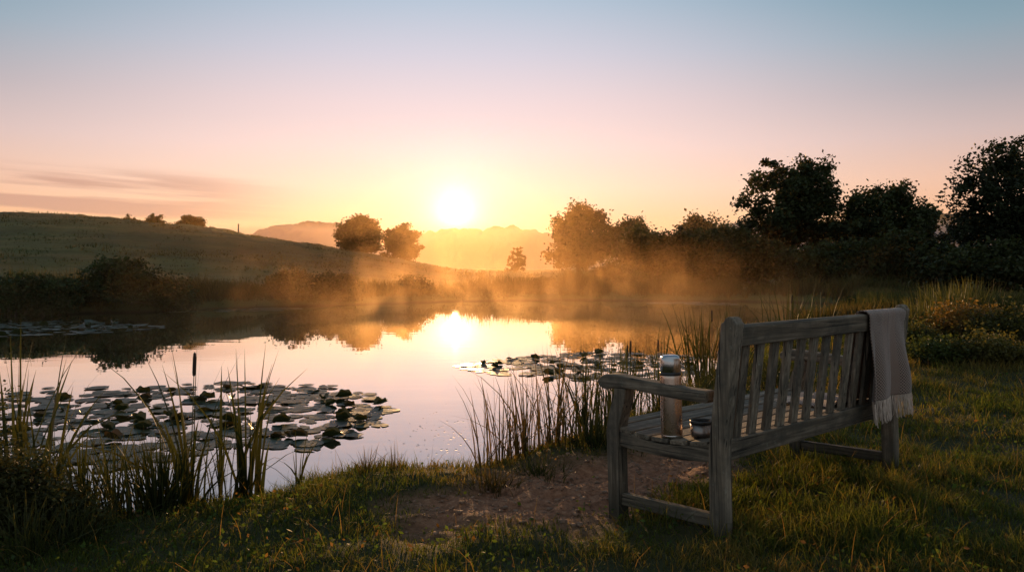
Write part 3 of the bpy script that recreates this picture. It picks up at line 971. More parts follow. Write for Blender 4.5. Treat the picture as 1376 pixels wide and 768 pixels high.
G_N = 'reeds on the near shore'
for name, label, px, py, n, h, sp, wd, ln, cols, heads in [
        ('reed_clump', 'tall reeds rising out of the bush at the very edge of the near shore', 14, 664, 36, 1.22, .15, .024, .16, RG, 0),
        ('reed_clump', 'bent tall reeds beside the bush at the edge of the near shore', 52, 658, 20, 1.08, .10, .022, .30, RG, 0),
        ('reed_clump', 'thin ragged reeds between the bush and the cattails', 112, 690, 60, .52, .16, .012, .30, RG, 0),
        ('reed_clump', 'sparse dark reeds in the water right of the shore bush', 150, 690, 60, .54, .18, .011, .34, RG, 0),
        ('reed_clump', 'dense low sedge at the foot of the cattail clump', 215, 694, 260, .46, .24, .009, .28, RG, 0),
        ('cattail_clump', 'tallest cattail clump on the near shore, one brown seed head', 258, 682, 26, .98, .15, .019, .22, RG, 1),
        ('reed_clump', 'short reeds between the two tall near-shore clumps', 297, 676, 26, .58, .08, .010, .20, RG, 0),
        ('reed_clump', 'tall green reed clump with a bent-over blade in front of the lily pads', 328, 672, 27, .92, .12, .018, .24, RG, 0),
        ('reed_clump', 'small lone reed sprig standing in open water', 400, 664, 9, .40, .03, .010, .34, RG, 0),
        ('sedge_tuft', 'low dark sedge tuft on the lip of the near bank', 492, 662, 46, .19, .07, .006, .45, RD, 0),
        ('sedge_tuft', 'slim sedge tuft right of the low dark one on the bank lip', 530, 660, 22, .20, .03, .006, .30, RD, 0),
        ('reed_clump', 'sparse brown reeds leaning over the water at the soil spit', 648, 640, 20, .58, .09, .008, .42, RD, 0),
        ('reed_clump', 'thin brown reeds next along the soil spit', 672, 628, 44, .66, .12, .009, .26, RD, 0),
        ('reed_clump', 'brown reeds in the middle of the stand left of the bench', 705, 618, 60, .68, .17, .009, .20, RD, 0),
        ('reed_clump', 'thick reed stand before the far lily pads', 742, 606, 70, .80, .20, .009, .19, RD, 0),
        ('reed_clump', 'green reed stand close left of the bench arm', 785, 594, 78, .76, .22, .010, .20, RG, 0),
        ('reed_clump', 'reeds half hidden behind the bench arm', 822, 580, 90, .72, .22, .010, .22, RG, 0),
        ('cattail_clump', 'cattails with brown heads seen left of the flask', 846, 540, 40, .88, .12, .014, .20, RG, 2),
        ('cattail_clump', 'tall cattails rising behind the flask', 888, 530, 56, 1.02, .16, .014, .26, RG, 1),
        ('cattail_clump', 'leafy cattail clump between the flask and the bench back', 945, 520, 90, 1.0, .26, .014, .26, RG, 1),
        ('reed_clump', 'reeds behind the near post of the bench', 985, 505, 60, .95, .26, .013, .25, RG, 0),
        ('cattail_clump', 'cattails seen over the top rail of the bench', 1058, 478, 60, 1.08, .34, .016, .22, RG, 1),
        ('reed_clump', 'shorter reeds over the bench rail toward the blanket', 1100, 462, 40, 1.0, .36, .016, .26, RG, 0)]:
    reed_clump(name, label, 'cattails' if 'cattail' in name else ('sedge' if 'sedge' in name else 'reeds'), onbank(px, py), n, h, sp, wd, ln, cols, heads, G_N)
for name, label, px, py, n, h, sp, ln, cols in [
        ('grass_clump', 'bushy green waterside grass seen through the bench arm', 800, 600, 170, .34, .24, .5, RG),
        ('grass_clump', 'bushy green grass directly behind the flask', 905, 560, 210, .46, .30, .45, RG),
        ('grass_clump', 'thick grass behind the near post of the bench', 965, 545, 210, .50, .32, .45, RG),
        ('grass_clump', 'grass mound seen through the bench slats', 1035, 525, 190, .46, .34, .45, RG),
        ('grass_clump', 'straggling grass in front of the rust-tipped shrub', 36, 742, 130, .30, .20, .6, RG),
        ('grass_clump', 'straggling grass between the lower shrub and the near reeds', 104, 720, 130, .26, .17, .6, RG),
        ('grass_clump', 'shaggy turf overhanging the water at the spit', 660, 655, 170, .13, .16, .6, RD),
        ('grass_clump', 'mossy turf cushion along the spit beside the reeds', 725, 632, 220, .12, .17, .6, RG)]:
    reed_clump(name, label, 'grass', onbank(px, py, .2), n, h, sp, .007, ln, cols, 0, 'grass clumps by the water')
RW = ((.045, .068, .019), (.125, .118, .038))  # brighter blades for the sunlit clumps, sunlight put into the colour
G_R = 'tall grass clumps on the right bank'
for px, py, Yd, n, h, sp, lab, cols in [
        (1243, 440, 12.2, 130, .62, .38, 'reedy grass clump right beside the blanket', RW), (1272, 430, 13.0, 170, .78, .5, 'sunlit reedy grass clump second along from the blanket', RW),
        (1305, 425, 13.6, 190, .82, .55, 'tallest reedy grass clump on the right bank', RW), (1345, 420, 13.0, 170, .70, .55, 'dark reedy grass clump behind the brambles', RG),
        (1236, 420, 16.0, 130, .6, .38, 'hazy grass clump farther back beyond the blanket', RG), (1205, 405, 18.5, 110, .5, .36, 'misty grass clump over the far end of the bench', RG)]:
    x = at_y(px, 400, Yd).x
    reed_clump('grass_clump', lab, 'grass', (x, Yd, gz(x, Yd)), int(n * 1.3), h, sp, .018, .24, cols, 0, G_R)
G_B = 'scrub on the right bank'
for px, Yd, hw, h, col, lab in [
        (1228, 10.4, .34, .42, (.085, .085, .026), 'low rounded scrub bush beside the far post of the bench'),
        (1290, 11.4, .55, .62, (.16, .10, .03), 'rusty orange-lit bramble below the tall grass'),
        (1352, 10.6, .60, .60, (.07, .07, .022), 'dark bramble with dock stems near the view edge'),
        (1330, 9.2, .45, .34, (.11, .10, .03), 'straggly low weeds in front of the bramble'),
        (1262, 9.3, .42, .26, (.07, .09, .026), 'flat green weed patch before the scrub bush')]:
    x = at_y(px, 400, Yd).x
    plant_tree('scrub_bush', lab, 'bush', (x, Yd, gz(x, Yd)), [(0, 0, h * .5, hw, hw * .8, h * .5), (hw * .5, .1, h * .35, hw * .6, hw * .6, h * .4), (-hw * .5, 0, h * .3, hw * .6, hw * .6, h * .35)],
               90, 55, .14, .04, col, None, G_B, .7, M_REED, ('foliage', 'stems'))
for px, py, hw, h, lab in [(18, 722, .20, .30, 'dense dark shrub with rust-tipped leaves at the corner of the near bank'),
                           (72, 716, .16, .17, 'lower dark shrub beside the rust-tipped one at the water'),
                           (-40, 715, .28, .46, 'dark shrub at the extreme edge behind the rust-tipped one')]:
    p = on_z(px, py, .15)
    plant_tree('shrub', lab, 'bush', (p.x, p.y, gz(p.x, p.y)), [(0, 0, h * .45, hw, hw * .8, h * .5), (hw * .4, 0, h * .3, hw * .6, hw * .6, h * .35), (-hw * .4, 0, h * .6, hw * .5, hw * .6, h * .4), (-hw * .5, 0, h * 1.05, .07, .07, h * .4), (hw * .3, .05, h * .95, .06, .06, h * .35), (hw * .9, 0, h * .5, .08, .08, h * .3)],
               130, 60,   .10, .021, (.058, .058, .018), None, 'shrubs on the near bank', .8, None, ('foliage', 'stems'))


# ------------------------------------------------------------------ lily pads
def mat_pad():
    m, nt = new_mat('lily_pad')
    tc = nd(nt, 'ShaderNodeTexCoord')
    oi = nd(nt, 'ShaderNodeObjectInfo')
    n = nd(nt, 'ShaderNodeTexNoise', {'Vector': tc.outputs['Object'], 'Scale': 9.0, 'Detail': 5.0}).outputs[0]
    c = ramp(nt, n, [(.3, (.017, .028, .010)), (.55, (.034, .044, .015)), (.75, (.08, .056, .022))])
    c = mixc(nt, mapr(nt, oi.outputs['Random'], .5, 1.0, 0, .65), c, (.050, .026, .014))
    sp = nd(nt, 'ShaderNodeSeparateXYZ', {0: tc.outputs['Object']})
    an = mth(nt, 'ARCTAN2', sp.outputs['Y'], sp.outputs['X'])
    vein = mth(nt, 'ABSOLUTE', mth(nt, 'SINE', mth(nt, 'MULTIPLY', an, 8.0)))
    c = mixc(nt, mapr(nt, vein, .14, .02, 0, .35), c, (.09, .085, .04))
    b = nd(nt, 'ShaderNodeBump', {'Height': mth(nt, 'ADD', n, mth(nt, 'MULTIPLY', vein, .15)), 'Strength': .35, 'Distance': .01})
    p = nd(nt, 'ShaderNodeBsdfPrincipled', {'Base Color': c, 'Roughness': .40, 'Normal': b.outputs[0]})
    p.inputs['Specular IOR Level'].default_value = .26
    t = nd(nt, 'ShaderNodeBsdfTranslucent', {'Color': mixc(nt, 1.0, c, (1.6, 1.1, .4), 'MULTIPLY')})
    mx = nd(nt, 'ShaderNodeMixShader', {0: .22, 1: p.outputs[0], 2: t.outputs[0]})
    out(nt, mx.outputs[0])
    return m


M_PAD = mat_pad()


def pad_mesh(kind, seed):
    """Round leaf of radius 1 with a slit; kind 0 lies flat, 1 has one edge lifted, 2 is folded and stands up."""
    r_ = random.Random(seed)
    rings, sides = 7, 40
    V, Q = [], []
    ph = [r_.uniform(0, 6.28) for _ in range(5)]
    for j in range(rings + 1):
        rr = j / rings
        for i in range(sides + 1):
            t = .12 + (2 * PI - .24) * i / sides
            rad = rr * (1 + .035 * math.sin(3 * t + ph[0]) + .02 * math.sin(7 * t + ph[1]))
            x, y = rad * math.cos(t), rad * math.sin(t) * .96
            z = rr ** 4 * (.018 * math.sin(4 * t + ph[2]) + .022 * math.sin(2 * t + ph[3])) + .012 * rr ** 8
            if kind == 1:
                q = max(0, x * math.cos(ph[4]) + y * math.sin(ph[4]) - .05)
                z += q * q * (.34 + .15 * math.sin(3 * t))
            if kind == 2:
                fold = abs(y)
                z += .85 * fold ** 1.35 + .25 * max(0, x) ** 2 + .10 * math.sin(5 * t + ph[0]) * rr ** 3
                y *= .62
                x *= .92
            V.append((x, y, z))
    for j in range(rings):
        for i in range(sides):
            a = j * (sides + 1) + i
            Q.append((a, a + 1, a + sides + 2, a + sides + 1))
    o = np_mesh('lily_pad', np.array(V), np.array(Q), M_PAD, smooth=True)
    C.objects.unlink(o)
    me = o.data
    bpy.data.objects.remove(o)
    return me


PADS = {0: [pad_mesh(0, s) for s in range(5)], 1: [pad_mesh(1, s + 20) for s in range(5)], 2: [pad_mesh(2, s + 40) for s in range(5)]}
PAD_LABEL = {
    'near': ('flat lily pad floating in the raft behind the near-shore reeds', 'lily pad with a lifted edge in the raft behind the near-shore reeds', 'folded dark lily leaf standing up in the raft behind the near-shore reeds'),
    'right': ('flat lily pad in the sunlit raft beyond the bench-side reeds', 'lily pad with a lifted edge in the sunlit raft beyond the bench-side reeds', 'folded lily leaf standing up in the sunlit raft beyond the bench-side reeds'),
    'left': ('flat lily pad in the distant raft on the dark water below the hill', 'lily pad with a lifted edge in the distant raft below the hill', 'folded lily leaf standing up in the distant raft below the hill'),
    'strip': ('lily pad in the thin far strip along the misty shore', 'lily pad with a lifted edge in the thin far strip along the misty shore', 'folded lily leaf in the thin far strip along the misty shore')}


def in_poly(p, poly):
    x, y = p; c = False
    for i in range(len(poly)):
        (ax, ay), (bx, by) = poly[i], poly[i - 1]
        if (ay > y) != (by > y) and x < (bx - ax) * (y - ay) / (by - ay) + ax: c = not c
    return c


FILL = []


def pad_raft(key, poly_px, count, r0, r1, p_fold, p_lift, mind=.8, core=None, fill=False):
    poly = [tuple(on_z(*p)[:2]) for p in poly_px]
    xs, ys_ = [p[0] for p in poly], [p[1] for p in poly]
    placed, tries = [], 0
    while len(placed) < count and tries < 60000:
        tries += 1
        x, y = random.uniform(min(xs), max(xs)), random.uniform(min(ys_), max(ys_))
        if not in_poly((x, y), poly): continue
        if float(fbm(np.array([x * 1.1]), np.array([y * 1.1]), 77)[0]) < .27: continue
        r = random.uniform(r0, r1)
        if any((x - a) ** 2 + (y - b) ** 2 < (mind * (r + c) * .5 * 1.6) ** 2 for a, b, c in placed): continue
        placed.append((x, y, r))
    if fill:
        FILL.extend(placed)
        return
    for x, y, r in placed:
        f = 1.0
        if core:
            cx, cy = on_z(*core[:2])[:2]
            f = 1.9 * math.exp(-(((x - cx) / core[2]) ** 2 + ((y - cy) / core[3]) ** 2))
        u = random.random()
        kind = 2 if u < p_fold * f else (1 if u < p_fold * f + p_lift else 0)
        o = bpy.data.objects.new('lily_pad', random.choice(PADS[kind]))
        C.objects.link(o)
        s = r * (.70 if kind == 2 else 1)
        o.location = (x, y, random.uniform(.004, .016))
        o.scale = (s, s, s * (1 if kind else .8))
        tl = .045 if key == 'left' else .016
        o.rotation_euler = (random.uniform(-tl, tl), random.uniform(-tl, tl), random.uniform(0, 6.28))
        tag(o, PAD_LABEL[key][kind], 'lily pad', {'near': 'near raft of lily pads', 'right': 'sunlit raft of lily pads', 'left': 'distant raft of lily pads', 'strip': 'far strip of lily pads'}[key])


NEAR_PX = [(30, 522), (200, 519), (330, 512), (440, 520), (500, 530), (530, 548), (525, 566), (490, 582), (430, 606), (340, 604), (270, 612), (150, 632), (60, 660), (-30, 640), (-60, 560)]
RIGHT_PX = [(600, 494), (640, 486), (700, 479), (780, 473), (860, 474), (930, 478), (940, 505), (860, 512), (760, 510), (680, 504), (640, 502)]
LEFT_PX = [(-40, 436), (60, 431), (150, 431), (200, 436), (238, 439), (205, 443), (120, 448), (0, 453), (-60, 452)]
pad_raft('near', NEAR_PX, 178, .075, .14, .25, .15, .50, (230, 560, 2.0, 1.5))
pad_raft('right', RIGHT_PX, 84, .075, .14, .18, .14, .58, (790, 490, 1.9, 1.3))
pad_raft('left', LEFT_PX, 40, .12, .20, .2, .2, .8)
pad_raft('near', NEAR_PX, 420, .045, .105, 0, 0, .48, fill=True)
pad_raft('right', RIGHT_PX, 170, .06, .12, 0, 0, .6, fill=True)
pad_raft('left', LEFT_PX, 170, .07, .15, 0, 0, .75, fill=True)
pad_raft('strip', [(210, 417), (300, 413), (400, 413.5), (400, 416.5), (330, 418), (240, 419.5)], 60, .18, .34, 0, 0, .5, fill=True)
pad_raft('strip', [(862, 406.5), (940, 406), (1000, 408), (990, 409.5), (900, 409)], 30, .2, .36, 0, 0, .5, fill=True)
Vs, Qs, off = [], [], 0
for x, y, r in FILL:
    me = random.choice(PADS[0])
    v = np.empty(len(me.vertices) * 3, np.float32); me.vertices.foreach_get('co', v); v = v.reshape(-1, 3) * r
    q_ = np.empty(len(me.loops), np.int32); me.loops.foreach_get('vertex_index', q_); q_ = q_.reshape(-1, 4)
    a = random.uniform(0, 6.28)
    v = np.stack([v[:, 0] * math.cos(a) - v[:, 1] * math.sin(a) + x, v[:, 0] * math.sin(a) + v[:, 1] * math.cos(a) + y, v[:, 2] * .7 + .006 + random.gauss(0, .03) * v[:, 1] * (y > 14) - random.uniform(0, .05) * v[:, 0] * (y > 14)], -1)
    Vs.append(v); Qs.append(q_ + off); off += len(v)
o = np_mesh('small_lily_pads', np.concatenate(Vs), np.concatenate(Qs), M_PAD, smooth=True)
tag(o, 'mass of small lily pads filling the rafts and the far misty strips', 'lily pads', kind='stuff')

# duckweed and bits of leaf drifting on open water
n = 150
cx, cy = on_z(605, 588)[:2]
dx = np.concatenate([cx + rng.normal(0, .22, 60), cx + rng.normal(.1, .5, 90)])
dy = np.concatenate([cy + rng.normal(0, .35, 60), cy + rng.normal(0, .8, 90)])
k = pond_sd(dx, dy) < -.12
dx, dy = dx[k], dy[k]
P = np.stack([dx, dy, np.full(len(dx), .004)], -1)
r = rng.uniform(.003, .013, len(dx))[:, None]
e1 = np.array([1.0, .2, 0]); e2 = np.array([-.2, .9, .1])
V = np.stack([P - e1 * r, P - e2 * r * .7, P + e1 * r, P + e2 * r * .7], 1).reshape(-1, 3)
o = np_mesh('duckweed', V, np.arange(len(V)).reshape(-1, 4), M_PAD)
tag(o, 'scattered duckweed and leaf scraps drifting off the soil spit', 'duckweed', kind='stuff')

# ------------------------------------------------------------------ bench
TILT = -.034
ux = Vector((math.cos(BY), math.sin(BY), 0))
uy = Vector((-math.sin(BY), math.cos(BY), TILT)).normalized()
uz = ux.cross(uy)
B_O = Vector((.88, 3.265, CAM_Z - 1.131))
BM = Matrix(((ux.x, uy.x, uz.x, B_O.x), (ux.y, uy.y, uz.y, B_O.y), (ux.z, uy.z, uz.z, B_O.z), (0, 0, 0, 1)))
BL, BH, BD = 1.674, .932, .563
bench = thing('garden_bench', 'weathered grey wooden slatted garden bench facing the misty pond', 'bench')
bench.matrix_world = BM


def rake(c):
    t = max(0, c - .36) / (BH - .36)
    return -.080 * t


def prism(bm, prof, a0, a1, axis='a'):
    """Extrude a (b, c) outline along the bench from a0 to a1."""
    v0 = [bm.verts.new((a0, b, c)) for b, c in prof]
    v1 = [bm.verts.new((a1, b, c)) for b, c in prof]
    n = len(prof)
    bm.faces.new(v0); bm.faces.new(v1[::-1])
    for i in range(n):
        bm.faces.new((v0[i], v1[i], v1[(i + 1) % n], v0[(i + 1) % n]))


def wpart(name, prof, a0, a1, axis, bevel=.004, parent=None):
    bm = bmesh.new()
    prism(bm, prof, a0, a1)
    return bm_obj(name, bm, M_WOOD[axis], parent or bench, bevel)


def smooth_curve(pts, n=6):
    """Catmull-Rom through points."""
    r = []
    P = [pts[0]] + list(pts) + [pts[-1]]
    for i in range(1, len(P) - 2):
        for k in range(n):
            t = k / n
            q = []
            for d in range(2):
                p0, p1, p2, p3 = P[i - 1][d], P[i][d], P[i + 1][d], P[i + 2][d]
                q.append(.5 * (2 * p1 + (p2 - p0) * t + (2 * p0 - 5 * p1 + 4 * p2 - p3) * t * t + (3 * p1 - p0 - 3 * p2 + p3) * t ** 3))
            r.append(tuple(q))
    r.append(tuple(pts[-1]))
    return r


# rear posts, raked above the seat with rounded heads
front = [(rake(c) + .036, c) for c in np.linspace(-.06, BH - .028, 14)]
head = [(rake(BH) + .012 + .026 * math.cos(t) - .012, BH - .028 + .028 * math.sin(t)) for t in np.linspace(.25, PI - .25, 8)]
back = [(rake(c) - .036, c) for c in np.linspace(BH - .028, -.06, 14)]
PW = .034
for a in (0.0, BL):
    wpart('rear_leg', front + head + back, a - PW, a + PW, 2, .006)
# front legs: straight foot, swept-back curved upper part
fl = [(BD - .034, -.06), (BD + .034, -.06), (BD + .036, .30)] + smooth_curve([(BD + .036, .33), (BD + .036, .40), (BD + .012, .49), (BD - .012, .55), (BD - .014, .592)]) + \
     smooth_curve([(BD - .084, .592), (BD - .080, .54), (BD - .058, .47), (BD - .040, .41), (BD - .034, .33)])
for a in (0.0, BL):
    wpart('front_leg', fl, a - PW, a + PW, 2, .005)
# armrests with a bulbous scrolled front end
arm = smooth_curve([(.034, .618), (.16, .622), (.32, .636), (.46, .648), (.545, .656), (.61, .650), (.645, .628), (.640, .598), (.605, .582), (.555, .588), (.50, .594),
                    (.36, .584), (.18, .570), (.034, .566)], 5)
for a in (0.0, BL):
    wpart('armrest', arm, a - .037, a + .037, 1, .010)
# side seat rails (dished top), stretchers
rail = [(.036, .395), (.15, .372), (.30, .362), (.42, .376), (BD - .04, .404), (BD - .034, .322), (.40, .312), (.2, .306), (.036, .318)]
for a in (0.0, BL):
    wpart('seat_rail', smooth_curve(rail[:5]) + smooth_curve(rail[5:]), a - .022, a + .022, 1, .004)
    wpart('stretcher', [(.036, .100), (BD - .034, .100), (BD - .034, .044), (.036, .044)], a - .020, a + .020, 1, .005)
wpart('front_apron', [(BD - .018, .394), (BD + .014, .394), (BD + .014, .318), (BD - .018, .318)], PW, BL - PW, 0, .004)
wpart('lower_back_rail', [(rake(.41) - .026, .412), (rake(.41) + .022, .412), (.024, .322), (-.024, .322)], PW, BL - PW, 0, .006)
tr_prof = [(rake(.80) - .024, .806), (rake(.80) + .020, .806), (rake(.90) + .020, .884)] + [(rake(.90) - .002 + .022 * math.cos(t), .884 + .014 * math.sin(t)) for t in np.linspace(.3, PI - .3, 6)] + [(rake(.90) - .024, .884)]
wpart('top_rail', tr_prof, PW, BL - PW, 0, .004)
for i in range(13):
    a = .112 + (BL - .224) * i / 12 + random.uniform(-.003, .003)
    w_ = .029 + random.uniform(-.001, .001)
    wpart('back_slat', [(rake(.405) - .009, .411), (rake(.405) + .009, .411), (rake(.81) + .009, .807), (rake(.81) - .009, .807)], a - w_, a + w_, 2, .003)
sl = [.045, .148, .251, .354, .457, .560]
for i in range(6):
    b0, b1 = sl[i], sl[i] + .090
    f = lambda b: .372 + .32 * (b - .27) ** 2 + (.012 if b < .3 else 0) * 0 + .016
    if i == 5:
        wpart('seat_slat', [(b0, f(b0)), (b1 - .03, f(b1) - .01), (b1 - .03, f(b1) - .032), (b0, f(b0) - .02)], PW, BL - PW, 0, .003)
    else:
        e = .012 if i > 0 else .0
        wpart('seat_slat', [(b0, f(b0)), (b1, f(b1)), (b1, f(b1) - .02), (b0, f(b0) - .02)], -.024, BL + .024, 0, .003)


def seat_c(b):
    return .388 + .32 * (b - .27) ** 2


def on_seat(px, py):
    """Bench coordinates of the spot on the seat seen at a pixel."""
    d = ray(px, py)
    o = Vector((0, 0, CAM_Z))
    inv = BM.inverted()
    lo, ld = inv @ o, inv.to_3x3() @ d
    c = .392
    for _ in range(6):
        t = (c - lo.z) / ld.z
        q = lo + ld * t
        c = seat_c(q.y)
    return Vector((q.x, q.y, c))


def lathe(name, prof, mat, parent, sides=48, bevel=0):
    V, Q = [], []
    for r, z in prof:
        for i in range(sides):
            t = 2 * PI * i / sides
            V.append((max(r, .0004) * math.cos(t), max(r, .0004) * math.sin(t), z))
    for j in range(len(prof) - 1):
        for i in range(sides):
            Q.append((j * sides + i, j * sides + (i + 1) % sides, (j + 1) * sides + (i + 1) % sides, (j + 1) * sides + i))
    o = np_mesh(name, np.array(V), np.array(Q), mat, parent, smooth=True)
    return o


def mat_brushed(name, col, rough):
    m, nt = new_mat(name)
    tc = nd(nt, 'ShaderNodeTexCoord')
    mp = nd(nt, 'ShaderNodeMapping', {0: tc.outputs['Object'], 3: (8, 8, 500)})
    n = nd(nt, 'ShaderNodeTexNoise', {'Vector': mp.outputs[0], 'Scale': 1.0, 'Detail': 3.0}).outputs[0]
    sm = nd(nt, 'ShaderNodeTexNoise', {'Vector': tc.outputs['Object'], 'Scale': 22.0, 'Detail': 6.0}).outputs[0]
    r = mth(nt, 'ADD', mth(nt, 'MULTIPLY', mapr(nt, sm, .35, .7, -.015, .03), 1.0), rough)
    b = nd(nt, 'ShaderNodeBump', {'Height': n, 'Strength': .08, 'Distance': .001})
    p = nd(nt, 'ShaderNodeBsdfPrincipled', {'Base Color': (*col, 1), 'Metallic': 1.0, 'Roughness': r, 'Normal': b.outputs[0], 'Anisotropic': .5})
    out(nt, p.outputs[0])
    return m


M_STEEL = mat_brushed('brushed_steel', (.50, .49, .49), .24)
M_COPPER = mat_brushed('warm_brushed_steel', (.56, .44, .37), .27)
M_BLACK = mat_simple('black_plastic', (.012, .012, .013), .4)

q = on_seat(903, 587)
flask = thing('vacuum_flask', 'tall brushed steel vacuum flask with a cup lid standing on the bench seat', 'flask')
flask.matrix_world = BM @ Matrix.Translation(q + Vector((0, 0, .002)))
R = .0475
lathe('body', [(0, .0), (R * .93, 0), (R * .985, .004), (R, .012), (R, .262), (R * .99, .270), (R * .96, .276)], M_COPPER, flask)
lathe('base_ring', [(R * .96, -.001), (R * 1.012, .0), (R * 1.014, .010), (R * 1.002, .0125)], M_STEEL, flask)
lathe('seal_band', [(R * .94, .274), (R * .985, .277), (R * .985, .289), (R * .93, .291)], M_BLACK, flask)
lathe('cup_lid', [(R * .95, .290), (R * .975, .292), (R * .96, .335), (R * .92, .350), (R * .82, .360), (R * .64, .3655), (R * .3, .367), (0, .367)], M_STEEL, flask)

q = on_seat(943, 587)
M_DARKSTEEL = mat_brushed('dull_steel', (.22, .20, .19), .34)
cup = thing('steel_cup', 'small squat steel cup with a black rim on the bench seat beside the flask', 'cup')
cup.matrix_world = BM @ Matrix.Translation(q + Vector((0, 0, .002)))
R = .047
lathe('body', [(0, 0), (R * .90, 0), (R * .96, .003), (R, .012), (R * 1.03, .060), (R * .97, .060), (R * .94, .010), (0, .008)], M_DARKSTEEL, cup)
lathe('rim', [(R * .97, .058), (R * 1.055, .059), (R * 1.07, .067), (R * 1.05, .073), (R * .99, .074), (R * .96, .066), (R * .97, .058)], M_BLACK, cup)


# ------------------------------------------------------------------ blanket
def mat_blanket():
    m, nt = new_mat('woven_wool')
    uvn = nd(nt, 'ShaderNodeUVMap', uv_map='UVMap')
    sp = nd(nt, 'ShaderNodeSeparateXYZ', {0: uvn.outputs[0]})
    u, v = sp.outputs['X'], sp.outputs['Y']            # metres
    k = 60.0
    tri = lambda x: mth(nt, 'ABSOLUTE', mth(nt, 'SUBTRACT', mth(nt, 'FRACT', x), .5))
    a = tri(mth(nt, 'MULTIPLY', mth(nt, 'ADD', u, v), k))
    b = tri(mth(nt, 'MULTIPLY', mth(nt, 'SUBTRACT', u, v), k))
    dia = mapr(nt, mth(nt, 'MINIMUM', a, b), .08, .20)
    yarn = nd(nt, 'ShaderNodeTexNoise', {'Vector': uvn.outputs[0], 'Scale': 420.0, 'Detail': 2.0}).outputs[0]
    soft = nd(nt, 'ShaderNodeTexNoise', {'Vector': uvn.outputs[0], 'Scale': 14.0, 'Detail': 4.0}).outputs[0]
    panel = mixc(nt, dia, (.38, .275, .225), (.070, .048, .038))
    tw = tri(mth(nt, 'MULTIPLY', mth(nt, 'ADD', u, mth(nt, 'MULTIPLY', v, .6)), 210.0))
    mid = mixc(nt, mapr(nt, tw, .15, .35), (.32, .22, .175), (.20, .135, .108))
    inm = mth(nt, 'MULTIPLY', mapr(nt, u, .150, .156), mapr(nt, u, .330, .324))
    c = mixc(nt, inm, panel, mid)
    stripe = mth(nt, 'MULTIPLY', mapr(nt, u, .228, .231), mapr(nt, u, .240, .237))
    c = mixc(nt, mth(nt, 'MULTIPLY', stripe, .45), c, (.06, .048, .044))
    c = mixc(nt, mapr(nt, yarn, .3, .7, .0, .35), c, (.06, .05, .045))
    c = mixc(nt, mapr(nt, soft, .4, .7, 0, .25), c, (.24, .20, .18))
    bp = nd(nt, 'ShaderNodeBump', {'Height': mth(nt, 'ADD', mth(nt, 'MULTIPLY', dia, .5), yarn), 'Strength': .5, 'Distance': .002})
    p = nd(nt, 'ShaderNodeBsdfPrincipled', {'Base Color': c, 'Roughness': .95, 'Normal': bp.outputs[0], 'Sheen Weight': .35, 'Sheen Roughness': .4})
    p.inputs['Specular IOR Level'].default_value = .1
    out(nt, p.outputs[0])
    return m


blanket = thing('blanket', 'taupe wool blanket with patterned side panels and pale fringe draped over the bench back', 'blanket')
blanket.matrix_world = BM
# the path across the rail: behind the back, over the top, down the front of the slats, out on the seat
path = smooth_curve([(rake(.43) - .062, .445), (rake(.55) - .058, .55), (rake(.70) - .048, .70), (rake(.82) - .038, .82), (rake(.90) - .034, .888), (rake(.90) - .022, .9065), (rake(.90), .911),
                     (rake(.90) + .022, .904), (rake(.90) + .034, .882), (rake(.8) + .040, .78), (rake(.65) + .042, .65), (rake(.5) + .048, .5), (.060, .425), (.10, .402), (.17, .395), (.25, .396), (.33, .400)], 8)
path = np.array(path)
seg = np.linalg.norm(np.diff(path, axis=0), axis=1)
arc = np.concatenate([[0], np.cumsum(seg)])
NV, NU, BW = 150, 84, .47
sv = np.linspace(0, arc[-1], NV)
pb, pc = np.interp(sv, arc, path[:, 0]), np.interp(sv, arc, path[:, 1])
tb_, tc_ = np.gradient(pb), np.gradient(pc)
ln = np.hypot(tb_, tc_); nb, ncn = tc_ / ln, -tb_ / ln      # outward normal before flipping
top_s = arc[6 * 8]
su = np.linspace(0, BW, NU)
SU, SV = np.meshgrid(su, sv)
dist = np.abs(SV - top_s)
fold = sstep(dist, .05, .5)
back_side = SV < top_s
# the cloth hangs gathered into soft pleats that open towards the hem
wave = (.044 * np.sin(SU / BW * 2 * PI * 1.05 + 2.2 + SV * .9) + .006 * np.sin(SU / BW * 2 * PI * 2.6 + 1.0 - SV * 2.0)) * fold + .0012 * np.sin(SU * 31 + SV * 9)
wave = np.where(back_side, np.abs(wave + .010 * fold) + .002, np.abs(wave) * .8 + .002)
gather = 1 - .12 * sstep(dist, .0, .12) * (1 - sstep(dist, .2, .5)) + .06 * fold * back_side
A = 1.185 + BW / 2 + (SU - BW / 2) * gather + np.where(back_side, .035 * fold, -.02 * fold)
skew = np.where(back_side, .018 * fold * (SU / BW - .5), 0)
bsgn = -1.0
Bc = pb[:, None] + (-np.abs(nb))[:, None] * wave * np.where(back_side, 1, -1)
Cc = pc[:, None] + np.where(np.abs(nb)[:, None] < .6, wave * .6, 0) + skew
on = pb > .055
V = np.stack([A, Bc, Cc], -1).reshape(-1, 3)
i = np.arange(NV * NU).reshape(NV, NU)
Q = np.stack([i[:-1, :-1], i[:-1, 1:], i[1:, 1:], i[1:, :-1]], -1).reshape(-1, 4)
cloth = np_mesh('cloth', V, Q, mat_blanket(), blanket, smooth=True, uv=np.stack([SU, SV], -1).reshape(-1, 2))
sol = cloth.modifiers.new('thickness', 'SOLIDIFY'); sol.thickness, sol.offset = .005, 0
M_FRINGE = mat_simple('fringe_wool', (.50, .40, .335), .95, noise=.2, spec=.1)


